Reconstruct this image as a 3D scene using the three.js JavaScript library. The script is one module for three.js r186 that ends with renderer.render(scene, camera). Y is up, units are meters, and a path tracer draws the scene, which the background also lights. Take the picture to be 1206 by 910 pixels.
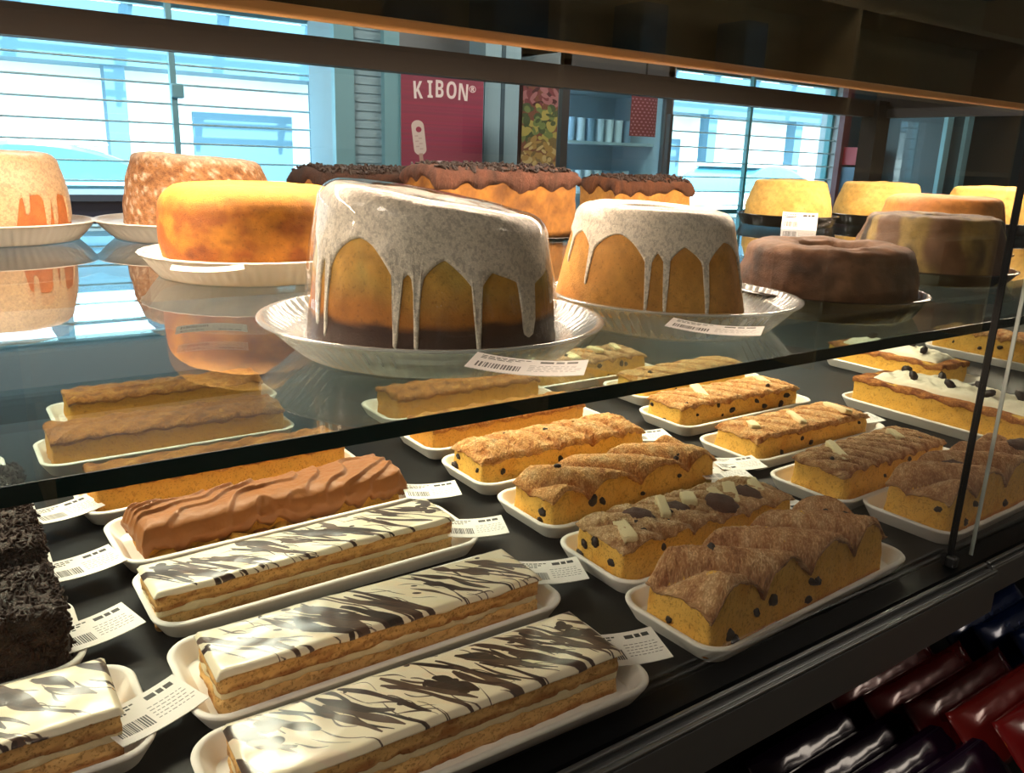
import * as THREE from 'three';
import { mergeGeometries } from 'three/addons/utils/BufferGeometryUtils.js';
import { RoundedBoxGeometry } from 'three/addons/geometries/RoundedBoxGeometry.js';
import { ImprovedNoise } from 'three/addons/math/ImprovedNoise.js';
import { RectAreaLightUniformsLib } from 'three/addons/lights/RectAreaLightUniformsLib.js';

// ---------------------------------------------------------------- camera, sky, sun, exposure
const scene = new THREE.Scene();
const DECK = 0.80, EYE = 1.16;                 // heights above the shop floor, metres
const FOCAL = 968.09;                          // pixels, for a 1206 x 910 frame
const R = [[0.8206379, -0.1272409, 0.5571025], [0.0326733, -0.9628529, -0.2680426], [0.5705138, 0.2381682, -0.7859961]];
const camera = new THREE.PerspectiveCamera(2 * Math.atan(455 / FOCAL) * 180 / Math.PI, 1206 / 910, 0.02, 200);
camera.position.set(0, EYE, 0);
camera.quaternion.setFromRotationMatrix(new THREE.Matrix4().makeBasis(
  new THREE.Vector3(R[0][0], R[1][0], R[2][0]), new THREE.Vector3(-R[0][1], -R[1][1], -R[2][1]), new THREE.Vector3(-R[0][2], -R[1][2], -R[2][2])));
scene.add(camera);
const renderer = new THREE.WebGLRenderer({ antialias: true });
renderer.toneMapping = THREE.LinearToneMapping;
renderer.toneMappingExposure = 1.12;
renderer.shadowMap.enabled = true;
RectAreaLightUniformsLib.init();
scene.background = new THREE.Color().setRGB(6, 7.2, 7.9);
const sun = new THREE.DirectionalLight(0xfff3e0, 14);
sun.position.set(7, 22, 12); sun.target.position.set(3, 0, -14);
sun.castShadow = true; sun.shadow.mapSize.set(2048, 2048);
Object.assign(sun.shadow.camera, { left: -30, right: 30, top: 30, bottom: -30, near: 1, far: 90 });
scene.add(sun, sun.target);

// ---------------------------------------------------------------- helpers
function rng(seed) { let a = seed * 2654435761 >>> 0; return () => { a = (a + 0x6D2B79F5) >>> 0; let t = a; t = Math.imul(t ^ (t >>> 15), t | 1); t ^= t + Math.imul(t ^ (t >>> 7), t | 61); return ((t ^ (t >>> 14)) >>> 0) / 4294967296; }; }
const IN = new ImprovedNoise();
const noise = (x, y, z = 0) => IN.noise(x, y, z);
function fbm(x, y, z = 0, o = 4) { let s = 0, a = 0.5; for (let i = 0; i < o; i++) { s += a * IN.noise(x, y, z); x *= 2.03; y *= 2.03; z *= 2.03; a *= 0.5; } return s; }
const clamp = (v, a = 0, b = 1) => Math.min(b, Math.max(a, v));
const lerp = (a, b, t) => a + (b - a) * t;
const smooth = (a, b, v) => { const t = clamp((v - a) / (b - a)); return t * t * (3 - 2 * t); };
// a pixel of the photograph gives a direction; the plane that the thing stands on or against gives the distance
function ray(px, py) { const d = [px - 603, py - 455, FOCAL]; return R.map(r => r[0] * d[0] + r[1] * d[1] + r[2] * d[2]); }
function onY(px, py, y) { const d = ray(px, py), t = (y - EYE) / d[1]; return new THREE.Vector3(d[0] * t, y, d[2] * t); }
function onZ(px, py, z) { const d = ray(px, py), t = z / d[2]; return new THREE.Vector3(d[0] * t, EYE + d[1] * t, z); }

const used = {};
function numbered(n) { used[n] = (used[n] ?? -1) + 1; return used[n] ? `${n}_${String(used[n]).padStart(3, '0')}` : n; }
function shade(o) { o.castShadow = o.receiveShadow = true; return o; }
function thing(name, label, category, pos = [0, 0, 0], turn = 0, group) {
  const o = new THREE.Group(); o.name = numbered(name); o.position.set(...pos); o.rotation.y = turn;
  o.userData = { label, category }; if (group) o.userData.group = group; scene.add(o); return o;
}
function part(name, geo, mat, parent, pos, rot) {
  const m = shade(new THREE.Mesh(geo, mat)); m.name = name; if (pos) m.position.set(...pos); if (rot) m.rotation.set(...rot); parent.add(m); return m;
}
function single(name, label, category, geo, mat, pos = [0, 0, 0], rot, group) {
  const m = part(numbered(name), geo, mat, scene, pos, rot); m.userData = { label, category }; if (group) m.userData.group = group; return m;
}
function struct(name, geo, mat, pos, parent = scene) {
  const m = part(name, geo, mat, parent, pos); if (parent === scene) m.userData = { kind: 'structure' }; return m;
}
const box = (w, h, d) => new THREE.BoxGeometry(w, h, d);
function boxAt(x0, x1, y0, y1, z0, z1) { const g = box(x1 - x0, y1 - y0, z1 - z0); g.translate((x0 + x1) / 2, (y0 + y1) / 2, (z0 + z1) / 2); return g; }
const rbox = (w, h, d, r = 0.004, s = 2) => new RoundedBoxGeometry(w, h, d, s, Math.min(r, w / 2.01, h / 2.01, d / 2.01));
// indexed grid of points f(i, j) -> [x, y, z, u, v, (r, g, b)]
function gridGeo(ni, nj, f) {
  const p = [], uv = [], col = [], idx = [];
  for (let j = 0; j <= nj; j++) for (let i = 0; i <= ni; i++) { const a = f(i / ni, j / nj, i, j); p.push(a[0], a[1], a[2]); uv.push(a[3] ?? i / ni, a[4] ?? j / nj); if (a.length > 5) col.push(a[5], a[6], a[7]); }
  for (let j = 0; j < nj; j++) for (let i = 0; i < ni; i++) { const a = j * (ni + 1) + i, b = a + 1, c = a + ni + 1, d = c + 1; idx.push(a, c, b, b, c, d); }
  const g = new THREE.BufferGeometry(); g.setAttribute('position', new THREE.Float32BufferAttribute(p, 3)); g.setAttribute('uv', new THREE.Float32BufferAttribute(uv, 2));
  if (col.length) g.setAttribute('color', new THREE.Float32BufferAttribute(col, 3));
  g.setIndex(idx); return smoothNormals(g);
}
function smoothNormals(g) {                     // normals shared by all vertices at one place, so seams of uv do not show
  g.computeVertexNormals();
  const p = g.attributes.position, n = g.attributes.normal, m = new Map(), k = [];
  for (let i = 0; i < p.count; i++) { const key = `${Math.round(p.getX(i) * 2e5)},${Math.round(p.getY(i) * 2e5)},${Math.round(p.getZ(i) * 2e5)}`; k.push(key); const s = m.get(key) || [0, 0, 0]; s[0] += n.getX(i); s[1] += n.getY(i); s[2] += n.getZ(i); m.set(key, s); }
  for (let i = 0; i < p.count; i++) { const s = m.get(k[i]), l = Math.hypot(...s) || 1; n.setXYZ(i, s[0] / l, s[1] / l, s[2] / l); }
  return g;
}
function vcol(g, f) { const p = g.attributes.position, c = []; for (let i = 0; i < p.count; i++) c.push(...f(p.getX(i), p.getY(i), p.getZ(i), i)); g.setAttribute('color', new THREE.Float32BufferAttribute(c, 3)); return g; }
const C = h => { const c = new THREE.Color(h); return [c.r, c.g, c.b]; };
const mixc = (a, b, t) => [lerp(a[0], b[0], t), lerp(a[1], b[1], t), lerp(a[2], b[2], t)];

// ---------------------------------------------------------------- computed textures (grain only)
function pnoise(seed) {                         // periodic value noise
  const r = rng(seed), T = Array.from({ length: 65536 }, () => r());
  return (x, y, per) => { const xi = Math.floor(x), yi = Math.floor(y), fx = x - xi, fy = y - yi, sx = fx * fx * (3 - 2 * fx), sy = fy * fy * (3 - 2 * fy);
    const h = (a, b) => T[(((a % per + per) % per) * 251 + ((b % per + per) % per) * 7919) & 65535];
    return lerp(lerp(h(xi, yi), h(xi + 1, yi), sx), lerp(h(xi, yi + 1), h(xi + 1, yi + 1), sx), sy); };
}
function dataTex(n, f, srgb) {
  const d = new Uint8Array(n * n * 4);
  for (let y = 0; y < n; y++) for (let x = 0; x < n; x++) { const v = f(x / n, y / n), o = (y * n + x) * 4; const a = Array.isArray(v) ? v : [v, v, v]; for (let k = 0; k < 3; k++) d[o + k] = clamp(a[k]) * 255; d[o + 3] = 255; }
  const t = new THREE.DataTexture(d, n, n); t.wrapS = t.wrapT = THREE.RepeatWrapping; t.magFilter = THREE.LinearFilter; t.minFilter = THREE.LinearMipmapLinearFilter; t.generateMipmaps = true;
  if (srgb) t.colorSpace = THREE.SRGBColorSpace; t.needsUpdate = true; return t;
}
const pn = pnoise(11);
const pf = (u, v, b, o = 4) => { let s = 0, a = 0.5, p = b; for (let i = 0; i < o; i++) { s += a * pn(u * p + i * 17, v * p + i * 31, p); p *= 2; a *= 0.5; } return s; };
const pores = (u, v) => { const a = pf(u, v, 24, 3), b = pf(u + 0.37, v + 0.11, 48, 2); return 1 - 0.5 * smooth(0.52, 0.66, a) * 0.6 - 0.45 * smooth(0.48, 0.6, b); };
const TX = {
  sponge: dataTex(512, (u, v) => { const t = 0.72 + 0.28 * pores(u, v) + 0.12 * (pf(u, v, 6, 3) - 0.45); return [t, t * lerp(0.93, 1, pores(u, v)), t * lerp(0.8, 1, pores(u, v))]; }, true),
  spongeB: dataTex(512, (u, v) => pores(u, v) * 0.8 + 0.2 * pf(u, v, 8, 3)),
  crust: dataTex(512, (u, v) => { const a = pf(u, v, 22, 4), b = pf(u + 0.5, v, 90, 2), t = smooth(0.28, 0.62, a), k = smooth(0.3, 0.6, b); return mixc(mixc([0.86, 0.76, 0.66], [1, 0.97, 0.91], t), mixc([0.62, 0.48, 0.36], [1, 0.98, 0.95], k), 0.4); }, true),
  crustB: dataTex(512, (u, v) => 0.35 * pf(u, v, 30, 3) + 0.65 * pf(u + 0.3, v, 80, 2)),
  skin: dataTex(256, (u, v) => { const a = pf(u, v, 10, 4), b = pf(u + 0.3, v, 40, 2); const t = 0.86 + 0.2 * (a - 0.4) - 0.1 * smooth(0.5, 0.62, b); return [t, t * 0.98, t * 0.95]; }, true),
  sugar: dataTex(512, (u, v) => { const a = pf(u, v, 60, 2), b = pf(u, v, 20, 3); const t = 0.92 + 0.1 * smooth(0.3, 0.62, a) - 0.12 * smooth(0.42, 0.6, b); return [t, t * 0.985, t * 0.95]; }, true),
  sugarB: dataTex(512, (u, v) => pf(u, v, 60, 2)),
  fine: dataTex(256, (u, v) => pf(u, v, 32, 3)),
  choc: dataTex(512, (u, v) => { const a = pf(u, v, 40, 3), t = 0.55 + 0.9 * smooth(0.3, 0.65, a) * 0.6; return [t, t * 0.92, t * 0.88]; }, true),
};
const M = {};
const std = (o) => new THREE.MeshStandardMaterial(o);
const phy = (o) => new THREE.MeshPhysicalMaterial(o);
const bake = (color, rough = 0.8, bump = 0.0012, map = 'sponge', b = 'spongeB', vc = false) => std({ color, roughness: rough, map: TX[map], bumpMap: TX[b], bumpScale: bump, vertexColors: vc });
M.sponge = bake('#eab54c');
M.spongePale = bake('#e9c469');
M.spongeDeep = bake('#d99a3a');
M.bakeVC = bake('#ffffff', 0.7, 0.0006, 'skin', 'crustB', true);
M.crust = bake('#d8893f', 0.8, 0.002, 'crust', 'crustB');
M.crustBrown = bake('#b8733a', 0.85, 0.002, 'crust', 'crustB');
M.crustGold = bake('#eaa14a', 0.8, 0.002, 'crust', 'crustB');
M.crustVC = bake('#ffffff', 0.9, 0.0032, 'crust', 'crustB', true);
M.glaze = phy({ color: '#efe9df', roughness: 0.42, map: TX.sugar, bumpMap: TX.sugarB, bumpScale: 0.00035, clearcoat: 0.25, clearcoatRoughness: 0.3 });
M.glazeTan = phy({ color: '#c9ab88', roughness: 0.45, map: TX.sugar, bumpMap: TX.sugarB, bumpScale: 0.0004, clearcoat: 0.2, clearcoatRoughness: 0.3 });
M.sugarCoat = std({ color: '#ffffff', roughness: 0.85, map: TX.sugar, bumpMap: TX.sugarB, bumpScale: 0.002, vertexColors: true });
M.chocDark = std({ color: '#3a241c', roughness: 0.55, map: TX.choc, bumpMap: TX.crustB, bumpScale: 0.003 });
M.chocSprinkle = phy({ color: '#2c1a15', roughness: 0.6, specularIntensity: 0.4 });
M.frosting = phy({ color: '#965c2b', roughness: 0.5, bumpMap: TX.fine, bumpScale: 0.0004 });
M.cream = std({ color: '#ead9b0', roughness: 0.55, bumpMap: TX.fine, bumpScale: 0.0008 });
M.whip = std({ color: '#f7edd6', roughness: 0.6, bumpMap: TX.fine, bumpScale: 0.0008 });
M.raisin = std({ color: '#2a1a16', roughness: 0.5 });
M.banana = std({ color: '#f3dfae', roughness: 0.55, bumpMap: TX.fine, bumpScale: 0.0005 });
M.foam = std({ color: '#f4efe9', roughness: 0.62, bumpMap: TX.fine, bumpScale: 0.0001 });
M.platePlastic = phy({ color: '#efe6da', roughness: 0.35, transmission: 0.25, thickness: 0 });
M.plateClear = phy({ color: '#e6ebec', roughness: 0.2, transmission: 0.75, thickness: 0 });
M.blackPlastic = phy({ color: '#101012', roughness: 0.25, clearcoat: 0.5 });
M.black = phy({ color: '#0c0d0f', roughness: 0.45, specularIntensity: 0.3, bumpMap: TX.fine, bumpScale: 0.00005 });
M.blackMatte = std({ color: '#0b0b0c', roughness: 0.75 });
M.metal = std({ color: '#8e9092', roughness: 0.32, metalness: 0.9 });
M.railGrey = std({ color: '#6f7072', roughness: 0.45, metalness: 0.3 });
M.metalDark = std({ color: '#4b4b4d', roughness: 0.4, metalness: 0.7 });
M.brownMetal = std({ color: '#3a332e', roughness: 0.45, metalness: 0.4 });
M.glass = phy({ color: '#ffffff', roughness: 0.0, transmission: 1, thickness: 0, ior: 1.5 });
M.shelfGlass = phy({ color: '#ecf6f4', roughness: 0.0, transmission: 1, thickness: 0, ior: 1.5 });
M.glassEdge = phy({ color: '#072322', roughness: 0.25, specularIntensity: 0.6 });
M.windowGlass = phy({ color: '#cfeaf0', roughness: 0.0, transmission: 1, thickness: 0, ior: 1.45 });
M.film = phy({ color: '#ffffff', roughness: 0.03, transmission: 1, thickness: 0, ior: 1.4 });

// ---------------------------------------------------------------- generic food shapes
function blockGeo(L, W, H, { r = 0.004, seed = 1, amp = 0.0008, freq = 60, top = null, nx = 60, ny = 10, nz = 18, flare = 0, uvs = 0.06 } = {}) {
  const g = new THREE.BoxGeometry(L, H, W, nx, ny, nz), p = g.attributes.position, n0 = g.attributes.normal, uv = g.attributes.uv;
  const hx = L / 2 - r, hy = H / 2 - r, hz = W / 2 - r;
  for (let i = 0; i < p.count; i++) {
    let x = p.getX(i), y = p.getY(i), z = p.getZ(i);
    const nx_ = n0.getX(i), ny_ = n0.getY(i);
    if (Math.abs(nx_) > 0.5) uv.setXY(i, (z + seed * 0.37) / uvs, (y + seed * 0.11) / uvs); else if (Math.abs(ny_) > 0.5) uv.setXY(i, (x + seed * 0.21) / uvs, (z + seed * 0.13) / uvs); else uv.setXY(i, (x + seed * 0.21) / uvs, (y + seed * 0.17) / uvs);
    const cx = clamp(x, -hx, hx), cy = y < 0 ? y : clamp(y, -hy, hy), cz = clamp(z, -hz, hz); let dx = x - cx, dy = y - cy, dz = z - cz; const l = Math.hypot(dx, dy, dz);
    if (l > 1e-9) { x = cx + dx / l * r; y = cy + dy / l * r; z = cz + dz / l * r; dx /= l; dy /= l; dz /= l; }
    const a = amp * (fbm(x * freq + seed * 7.3, y * freq + 3.1, z * freq + seed, 3) * 2);
    x += dx * a + Math.sign(x) * flare * (0.5 - y / H) * (Math.abs(x) / (L / 2)); z += dz * a + Math.sign(z) * flare * (0.5 - y / H) * (Math.abs(z) / (W / 2));
    let Y = y + H / 2; if (Y > 0.001) Y += dy * a; if (top) Y *= (H + top(x, z)) / H;
    p.setXYZ(i, x, Math.max(0, Y), z);
  }
  return smoothNormals(g);
}
// a skin over the top of a block: a grid that turns down over the edges, as far as drop(x, z) says
function toppingGeo(L, W, H, { nx = 110, nz = 34, k = 4, top = () => 0, drop = () => 0.004, over = 0.0012, edge = 0.004, lift = 0.0012, bulge = 0, seed = 0, uvm = true, uvs = 0.08, color = null } = {}) {
  const NX = nx + 2 * k, NZ = nz + 2 * k;
  return gridGeo(NX, NZ, (u, v, i, j) => {
    const ui = clamp(i - k, 0, nx) / nx * 2 - 1, vj = clamp(j - k, 0, nz) / nz * 2 - 1;
    const ex = i < k ? (k - i) / k : i > nx + k ? (i - nx - k) / k : 0, ez = j < k ? (k - j) / k : j > nz + k ? (j - nz - k) / k : 0;
    const e = Math.max(ex, ez);
    let x = ui * (L / 2 + over), z = vj * (W / 2 + over);
    const de = Math.min(L / 2 + over - Math.abs(x), W / 2 + over - Math.abs(z));
    const rd = de < edge ? edge - Math.sqrt(Math.max(0, edge * edge - (edge - de) ** 2)) : 0;
    let y = H + top(x, z) + lift - rd * 0.7;
    if (e > 0) { y -= e * drop(x, z) ; const o = bulge * Math.sin(e * Math.PI) * (1 + 0.8 * noise(x * 90, z * 90, e * 3 + seed)); if (ez > 0) z += Math.sign(z) * o; if (ex > 0) x += Math.sign(x) * o; if (e === 1) { if (ez > 0) z -= Math.sign(z) * 0.002; if (ex > 0) x -= Math.sign(x) * 0.002; } }
    const side = e > 0 ? e * 0.2 : 0;
    const a = uvm ? [x, y, z, (x + seed * 0.31) / uvs, (z + side * 0.05 + seed * 0.17) / uvs] : [x, y, z, ui * 0.5 + 0.5, 0.5 - vj * 0.5];
    if (color) a.push(...color(x, z, e)); return a;
  });
}
const raisinGeo = (() => { const g = new THREE.IcosahedronGeometry(1, 2), p = g.attributes.position; for (let i = 0; i < p.count; i++) { const x = p.getX(i), y = p.getY(i), z = p.getZ(i), s = 1 + 0.35 * noise(x * 1.9, y * 1.9, z * 1.9 + 4); p.setXYZ(i, x * s, y * s, z * s * 0.8); } return smoothNormals(g); })();
const chunkGeo = (() => { const g = new THREE.BoxGeometry(1, 1, 1, 6, 4, 6), p = g.attributes.position; for (let i = 0; i < p.count; i++) { let x = p.getX(i), y = p.getY(i), z = p.getZ(i); const l = Math.hypot(x * x * x * x, y * y * y * y, z * z * z * z) ** 0.25 || 1, f = 0.5 / l; const s = lerp(1, f, 0.55) * (1 + 0.15 * noise(x * 3, y * 3, z * 3 + 2)); p.setXYZ(i, x * s, y * s, z * s); } return smoothNormals(g); })();

// foam tray: rounded rectangle lofted through a wall and rim
function loftRect(L, W, rc, prof) {
  const loop = (inset) => { const r = Math.max(0.002, rc - inset), a = L / 2 - inset - r, b = W / 2 - inset - r, o = []; for (const [sx, sz, t0] of [[1, 1, 0], [-1, 1, 1], [-1, -1, 2], [1, -1, 3]]) for (let k = 0; k <= 8; k++) { const t = (t0 + k / 8) * Math.PI / 2; o.push([sx * a + r * Math.cos(t), sz * b + r * Math.sin(t)]); } o.push(o[0]); return o; };
  const loops = prof.map(([i, y]) => loop(i).map(q => [q[0], y, q[1]]));
  const g = gridGeo(36, prof.length - 1, (u, v, i, j) => { const q = loops[j][i]; return [q[0], q[1], q[2], q[0] / 0.05, (q[2] + q[1]) / 0.05]; });
  const cap = (inset, y, up) => { const q = loop(inset), s = new THREE.Shape(q.map(c => new THREE.Vector2(c[0], up ? -c[1] : c[1]))), c = new THREE.ShapeGeometry(s); c.rotateX(up ? -Math.PI / 2 : Math.PI / 2); c.translate(0, y, 0); const t = c.attributes.uv; return c; };
  const last = prof[prof.length - 1], first = prof[0];
  return mergeGeometries([g, cap(last[0], last[1], true), cap(first[0], first[1], false)]);
}
const TRAY_H = 0.017, TRAY_FLOOR = 0.0045;
const trayProfile = [[0.010, 0], [0.0088, 0.001], [0.0026, 0.011], [0.0005, 0.0145], [0, 0.0158], [0.0012, TRAY_H], [0.004, TRAY_H], [0.0055, 0.0155], [0.0115, 0.0062], [0.0135, TRAY_FLOOR]];
const trayGeos = {};
function tray(x, z, turn, L, W, label, group) {
  const key = L + '_' + W; trayGeos[key] ??= loftRect(L, W, 0.024, trayProfile);
  return single('foam_tray', label, 'tray', trayGeos[key], M.foam, [x, DECK, z], [0, turn, 0], group);
}

// printed paper price label: rows of print and a bar code
function labelTexture(seed) {
  const c = document.createElement('canvas'); c.width = 256; c.height = 176; const x = c.getContext('2d'), r = rng(seed);
  x.fillStyle = '#f3efec'; x.fillRect(0, 0, 256, 176); x.fillStyle = '#2a2a2c';
  for (let k = 0; k < 3; k++) { let p = 16; while (p < 120 - k * 20) { const w = 6 + r() * 12; x.fillRect(p, 18 + k * 14, w, 7); p += w + 4; } }
  x.fillRect(150, 20, 30, 20); x.fillRect(186, 20, 18, 20); x.fillRect(210, 20, 24, 20); x.fillStyle = '#8b8789';
  for (let k = 0; k < 5; k++) { let p = 130; while (p < 236) { const w = 5 + r() * 10; x.fillRect(p, 70 + k * 15, w, 4); p += w + 5; } }
  x.fillStyle = '#4b4a4d'; let p = 16; while (p < 112) { const w = 1 + r() * 4; x.fillRect(p, 92, w, 54); p += w + 1.5 + r() * 3; }
  const t = new THREE.CanvasTexture(c); t.colorSpace = THREE.SRGBColorSpace; t.anisotropy = 4; return t;
}
const labelMats = [1, 2].map(s => std({ color: '#ffffff', roughness: 0.6, map: labelTexture(s) }));
function paperGeo(w, d, curl) { const g = new THREE.BoxGeometry(w, 0.0005, d, 10, 1, 1), p = g.attributes.position; for (let i = 0; i < p.count; i++) { const x = p.getX(i); p.setY(i, p.getY(i) + curl * (x / w) * (x / w) * 4 - curl * 0.5); } g.computeVertexNormals(); return g; }
const paperA = paperGeo(0.058, 0.04, 0.0025), paperB = paperGeo(0.078, 0.042, 0.003);
let tagN = 0;
function priceTag(px, py, y, turn, label, { rot = [0, 0, 0], big = false, group } = {}) {
  const c = onY(px, py, y), m = single('price_label', label, 'label', big ? paperB : paperA, labelMats[tagN++ % 2], [c.x, y, c.z], undefined, group);
  m.rotation.order = 'YXZ'; m.rotation.set(rot[0], turn, rot[2]); return m;
}

// ================================================================ the shop: floor, walls, ceiling, windows, lamps
const ZW = -5.2;                               // inner face of the window wall
const XL = -3.6, XR = 11.2, ZF = 2.6, CEIL = 3.0;
M.floor = std({ color: '#6f6a64', roughness: 0.5, map: TX.sponge });
M.wall = std({ color: '#8f979c', roughness: 0.85, bumpMap: TX.fine, bumpScale: 0.001 });
M.wallDark = std({ color: '#6d6862', roughness: 0.8 });
M.pierBlue = std({ color: '#8fb2c2', roughness: 0.7, bumpMap: TX.fine, bumpScale: 0.001 });
M.ceil = std({ color: '#6a6663', roughness: 0.9 });
M.frame = std({ color: '#7fb4c4', roughness: 0.5, metalness: 0.2 });
M.frameTeal = std({ color: '#2f6f78', roughness: 0.5 });
M.maroon = std({ color: '#4a1f2c', roughness: 0.5 });
M.barMetal = std({ color: '#a9cbd4', roughness: 0.5, metalness: 0.2 });
struct('floor', boxAt(XL, XR, -0.2, 0, ZW - 0.25, ZF), M.floor);
struct('ceiling', boxAt(XL - 0.2, XR + 0.2, CEIL, CEIL + 0.2, ZW - 0.25, ZF + 0.2), M.ceil);
struct('wall_left', boxAt(XL - 0.2, XL, 0, CEIL, ZW - 0.25, ZF), M.wallDark);
struct('wall_right', boxAt(XR, XR + 0.2, 0, CEIL, ZW - 0.25, ZF), M.wallDark);
struct('wall_front', boxAt(XL, XR, 0, CEIL, ZF, ZF + 0.2), M.wallDark);
const w1r = onZ(391, 150, ZW).x, w1l = -2.6, w1b = onZ(200, 227, ZW).y, wTop = 1.95;
const w2l = onZ(789, 180, ZW).x, w2r = onZ(985, 180, ZW).x, w2b = onZ(850, 252, ZW).y;
const d1l = onZ(1003, 180, ZW).x, d1r = onZ(1100, 180, ZW).x, d1b = 0.05;
{
  const z0 = ZW - 0.22, z1 = ZW;
  struct('wall_back', mergeGeometries([boxAt(XL, XR, wTop, CEIL, z0, z1), boxAt(XL, w1l, 0, wTop, z0, z1), boxAt(w1l, w1r, 0, w1b, z0, z1), boxAt(w1r, w2l, 0, wTop, z0, z1), boxAt(w2l, w2r, 0, w2b, z0, z1), boxAt(w2r, d1l, 0, wTop, z0, z1), boxAt(d1r, XR, 0, wTop, z0, z1)]), M.wall);
}
function windowUnit(name, x0, x1, y0, y1, posts, pitch, frameMat, postMat) {
  const g = new THREE.Group(); g.name = name; g.userData = { kind: 'structure' }; scene.add(g);
  const z = ZW - 0.1, f = 0.035;
  part('window_frame', mergeGeometries([boxAt(x0, x1, y0, y0 + f, z - 0.03, z + 0.03), boxAt(x0, x1, y1 - f, y1, z - 0.03, z + 0.03), boxAt(x0, x0 + f, y0, y1, z - 0.03, z + 0.03), boxAt(x1 - f, x1, y0, y1, z - 0.03, z + 0.03)]), frameMat, g);
  part('pane', new THREE.PlaneGeometry(x1 - x0 - 0.02, y1 - y0 - 0.02), M.windowGlass, g, [(x0 + x1) / 2, (y0 + y1) / 2, z]);
  const bar = new THREE.CylinderGeometry(0.0065, 0.0065, x1 - x0, 6); bar.rotateZ(Math.PI / 2);
  for (let y = y0 + pitch * 0.6; y < y1 - 0.03; y += pitch) part('bar', bar, M.barMetal, g, [(x0 + x1) / 2, y, z + 0.07]);
  const post = boxAt(-0.016, 0.016, y0, y1, -0.02, 0.02);
  for (const px of posts) part('post', post, postMat, g, [px, 0, z + 0.075]);
  part('window_sill', boxAt(x0 - 0.04, x1 + 0.04, y0 - 0.03, y0, ZW - 0.2, ZW + 0.1), frameMat, g);
  return g;
}
windowUnit('window_1', w1l, w1r, w1b, wTop, [onZ(207, 130, ZW).x, -0.6, -1.6], 0.108, M.frame, M.frame);
windowUnit('window_2', w2l, w2r, w2b, wTop, [onZ(881, 180, ZW).x], 0.125, M.frameTeal, M.frameTeal);
{ const lock = onZ(209, 107, ZW); part('bar_lock', rbox(0.07, 0.08, 0.05, 0.012), M.frame, scene.getObjectByName('window_1'), [lock.x, lock.y, ZW - 0.01]); }
{ // glazed door to the right, dark frame
  const g = new THREE.Group(); g.name = 'door_1'; g.userData = { kind: 'structure' }; scene.add(g); const z = ZW - 0.1, f = 0.09;
  part('door_frame', mergeGeometries([boxAt(d1l, d1l + f, d1b, wTop, z - 0.03, z + 0.03), boxAt(d1r - f, d1r, d1b, wTop, z - 0.03, z + 0.03), boxAt(d1l, d1r, wTop - f, wTop, z - 0.03, z + 0.03), boxAt(d1l, d1r, d1b - 0.05, d1b + 0.2, z - 0.03, z + 0.03)]), M.maroon, g);
  part('pane', new THREE.PlaneGeometry(d1r - d1l - 0.1, wTop - d1b - 0.1), M.windowGlass, g, [(d1l + d1r) / 2, (d1b + wTop) / 2, z]);
  part('door_handle', boxAt(d1l + 0.12, d1l + 0.15, 0.9, 1.3, z + 0.03, z + 0.07), M.metal, g);
  struct('trim_1', boxAt(w2r - 0.02, w2r + 0.09, 0, wTop, ZW, ZW + 0.06), M.maroon);
}
// ceiling lamps of the shop, the customer-side ones added as fill: a panel with a light of its own size just below
M.lampFace = std({ color: '#ffffff', emissive: '#fff0d8', emissiveIntensity: 3, roughness: 0.6 });
M.lampBody = std({ color: '#d8d4cc', roughness: 0.5 });
function ceilingLamp(x, z, power, label) {
  const t = thing('ceiling_lamp', label, 'lamp', [x, CEIL, z], 0, 'ceiling panel lamps of the shop');
  part('housing', boxAt(-0.62, 0.62, -0.05, 0, -0.32, 0.32), M.lampBody, t);
  part('lamp_panel', boxAt(-0.6, 0.6, -0.056, -0.05, -0.3, 0.3), M.lampFace, t);
  const l = new THREE.RectAreaLight('#fff1de', power, 1.2, 0.6); l.position.set(0, -0.06, 0); l.rotation.x = -Math.PI / 2; t.add(l);
}
ceilingLamp(-1.4, -1.6, 15, 'ceiling panel lamp above the back of the counter near the chocolate cakes');
ceilingLamp(0.8, -3.4, 20, 'ceiling panel lamp before the wide barred window');
ceilingLamp(3.8, -3.4, 18, 'ceiling panel lamp before the tall steel fridge');
ceilingLamp(6.8, -3.4, 12, 'ceiling panel lamp before the glazed door');
ceilingLamp(-2.3, -0.1, 16, 'added ceiling panel lamp above the customer side, brightening the left cake ends');  // added lamp, out of view, brightens the left ends of the cakes
ceilingLamp(3.4, 1.5, 3, 'added ceiling panel lamp above the customer side, front fill toward the pale cakes');  // added lamp behind the camera, weak fill on front faces and rail

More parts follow.
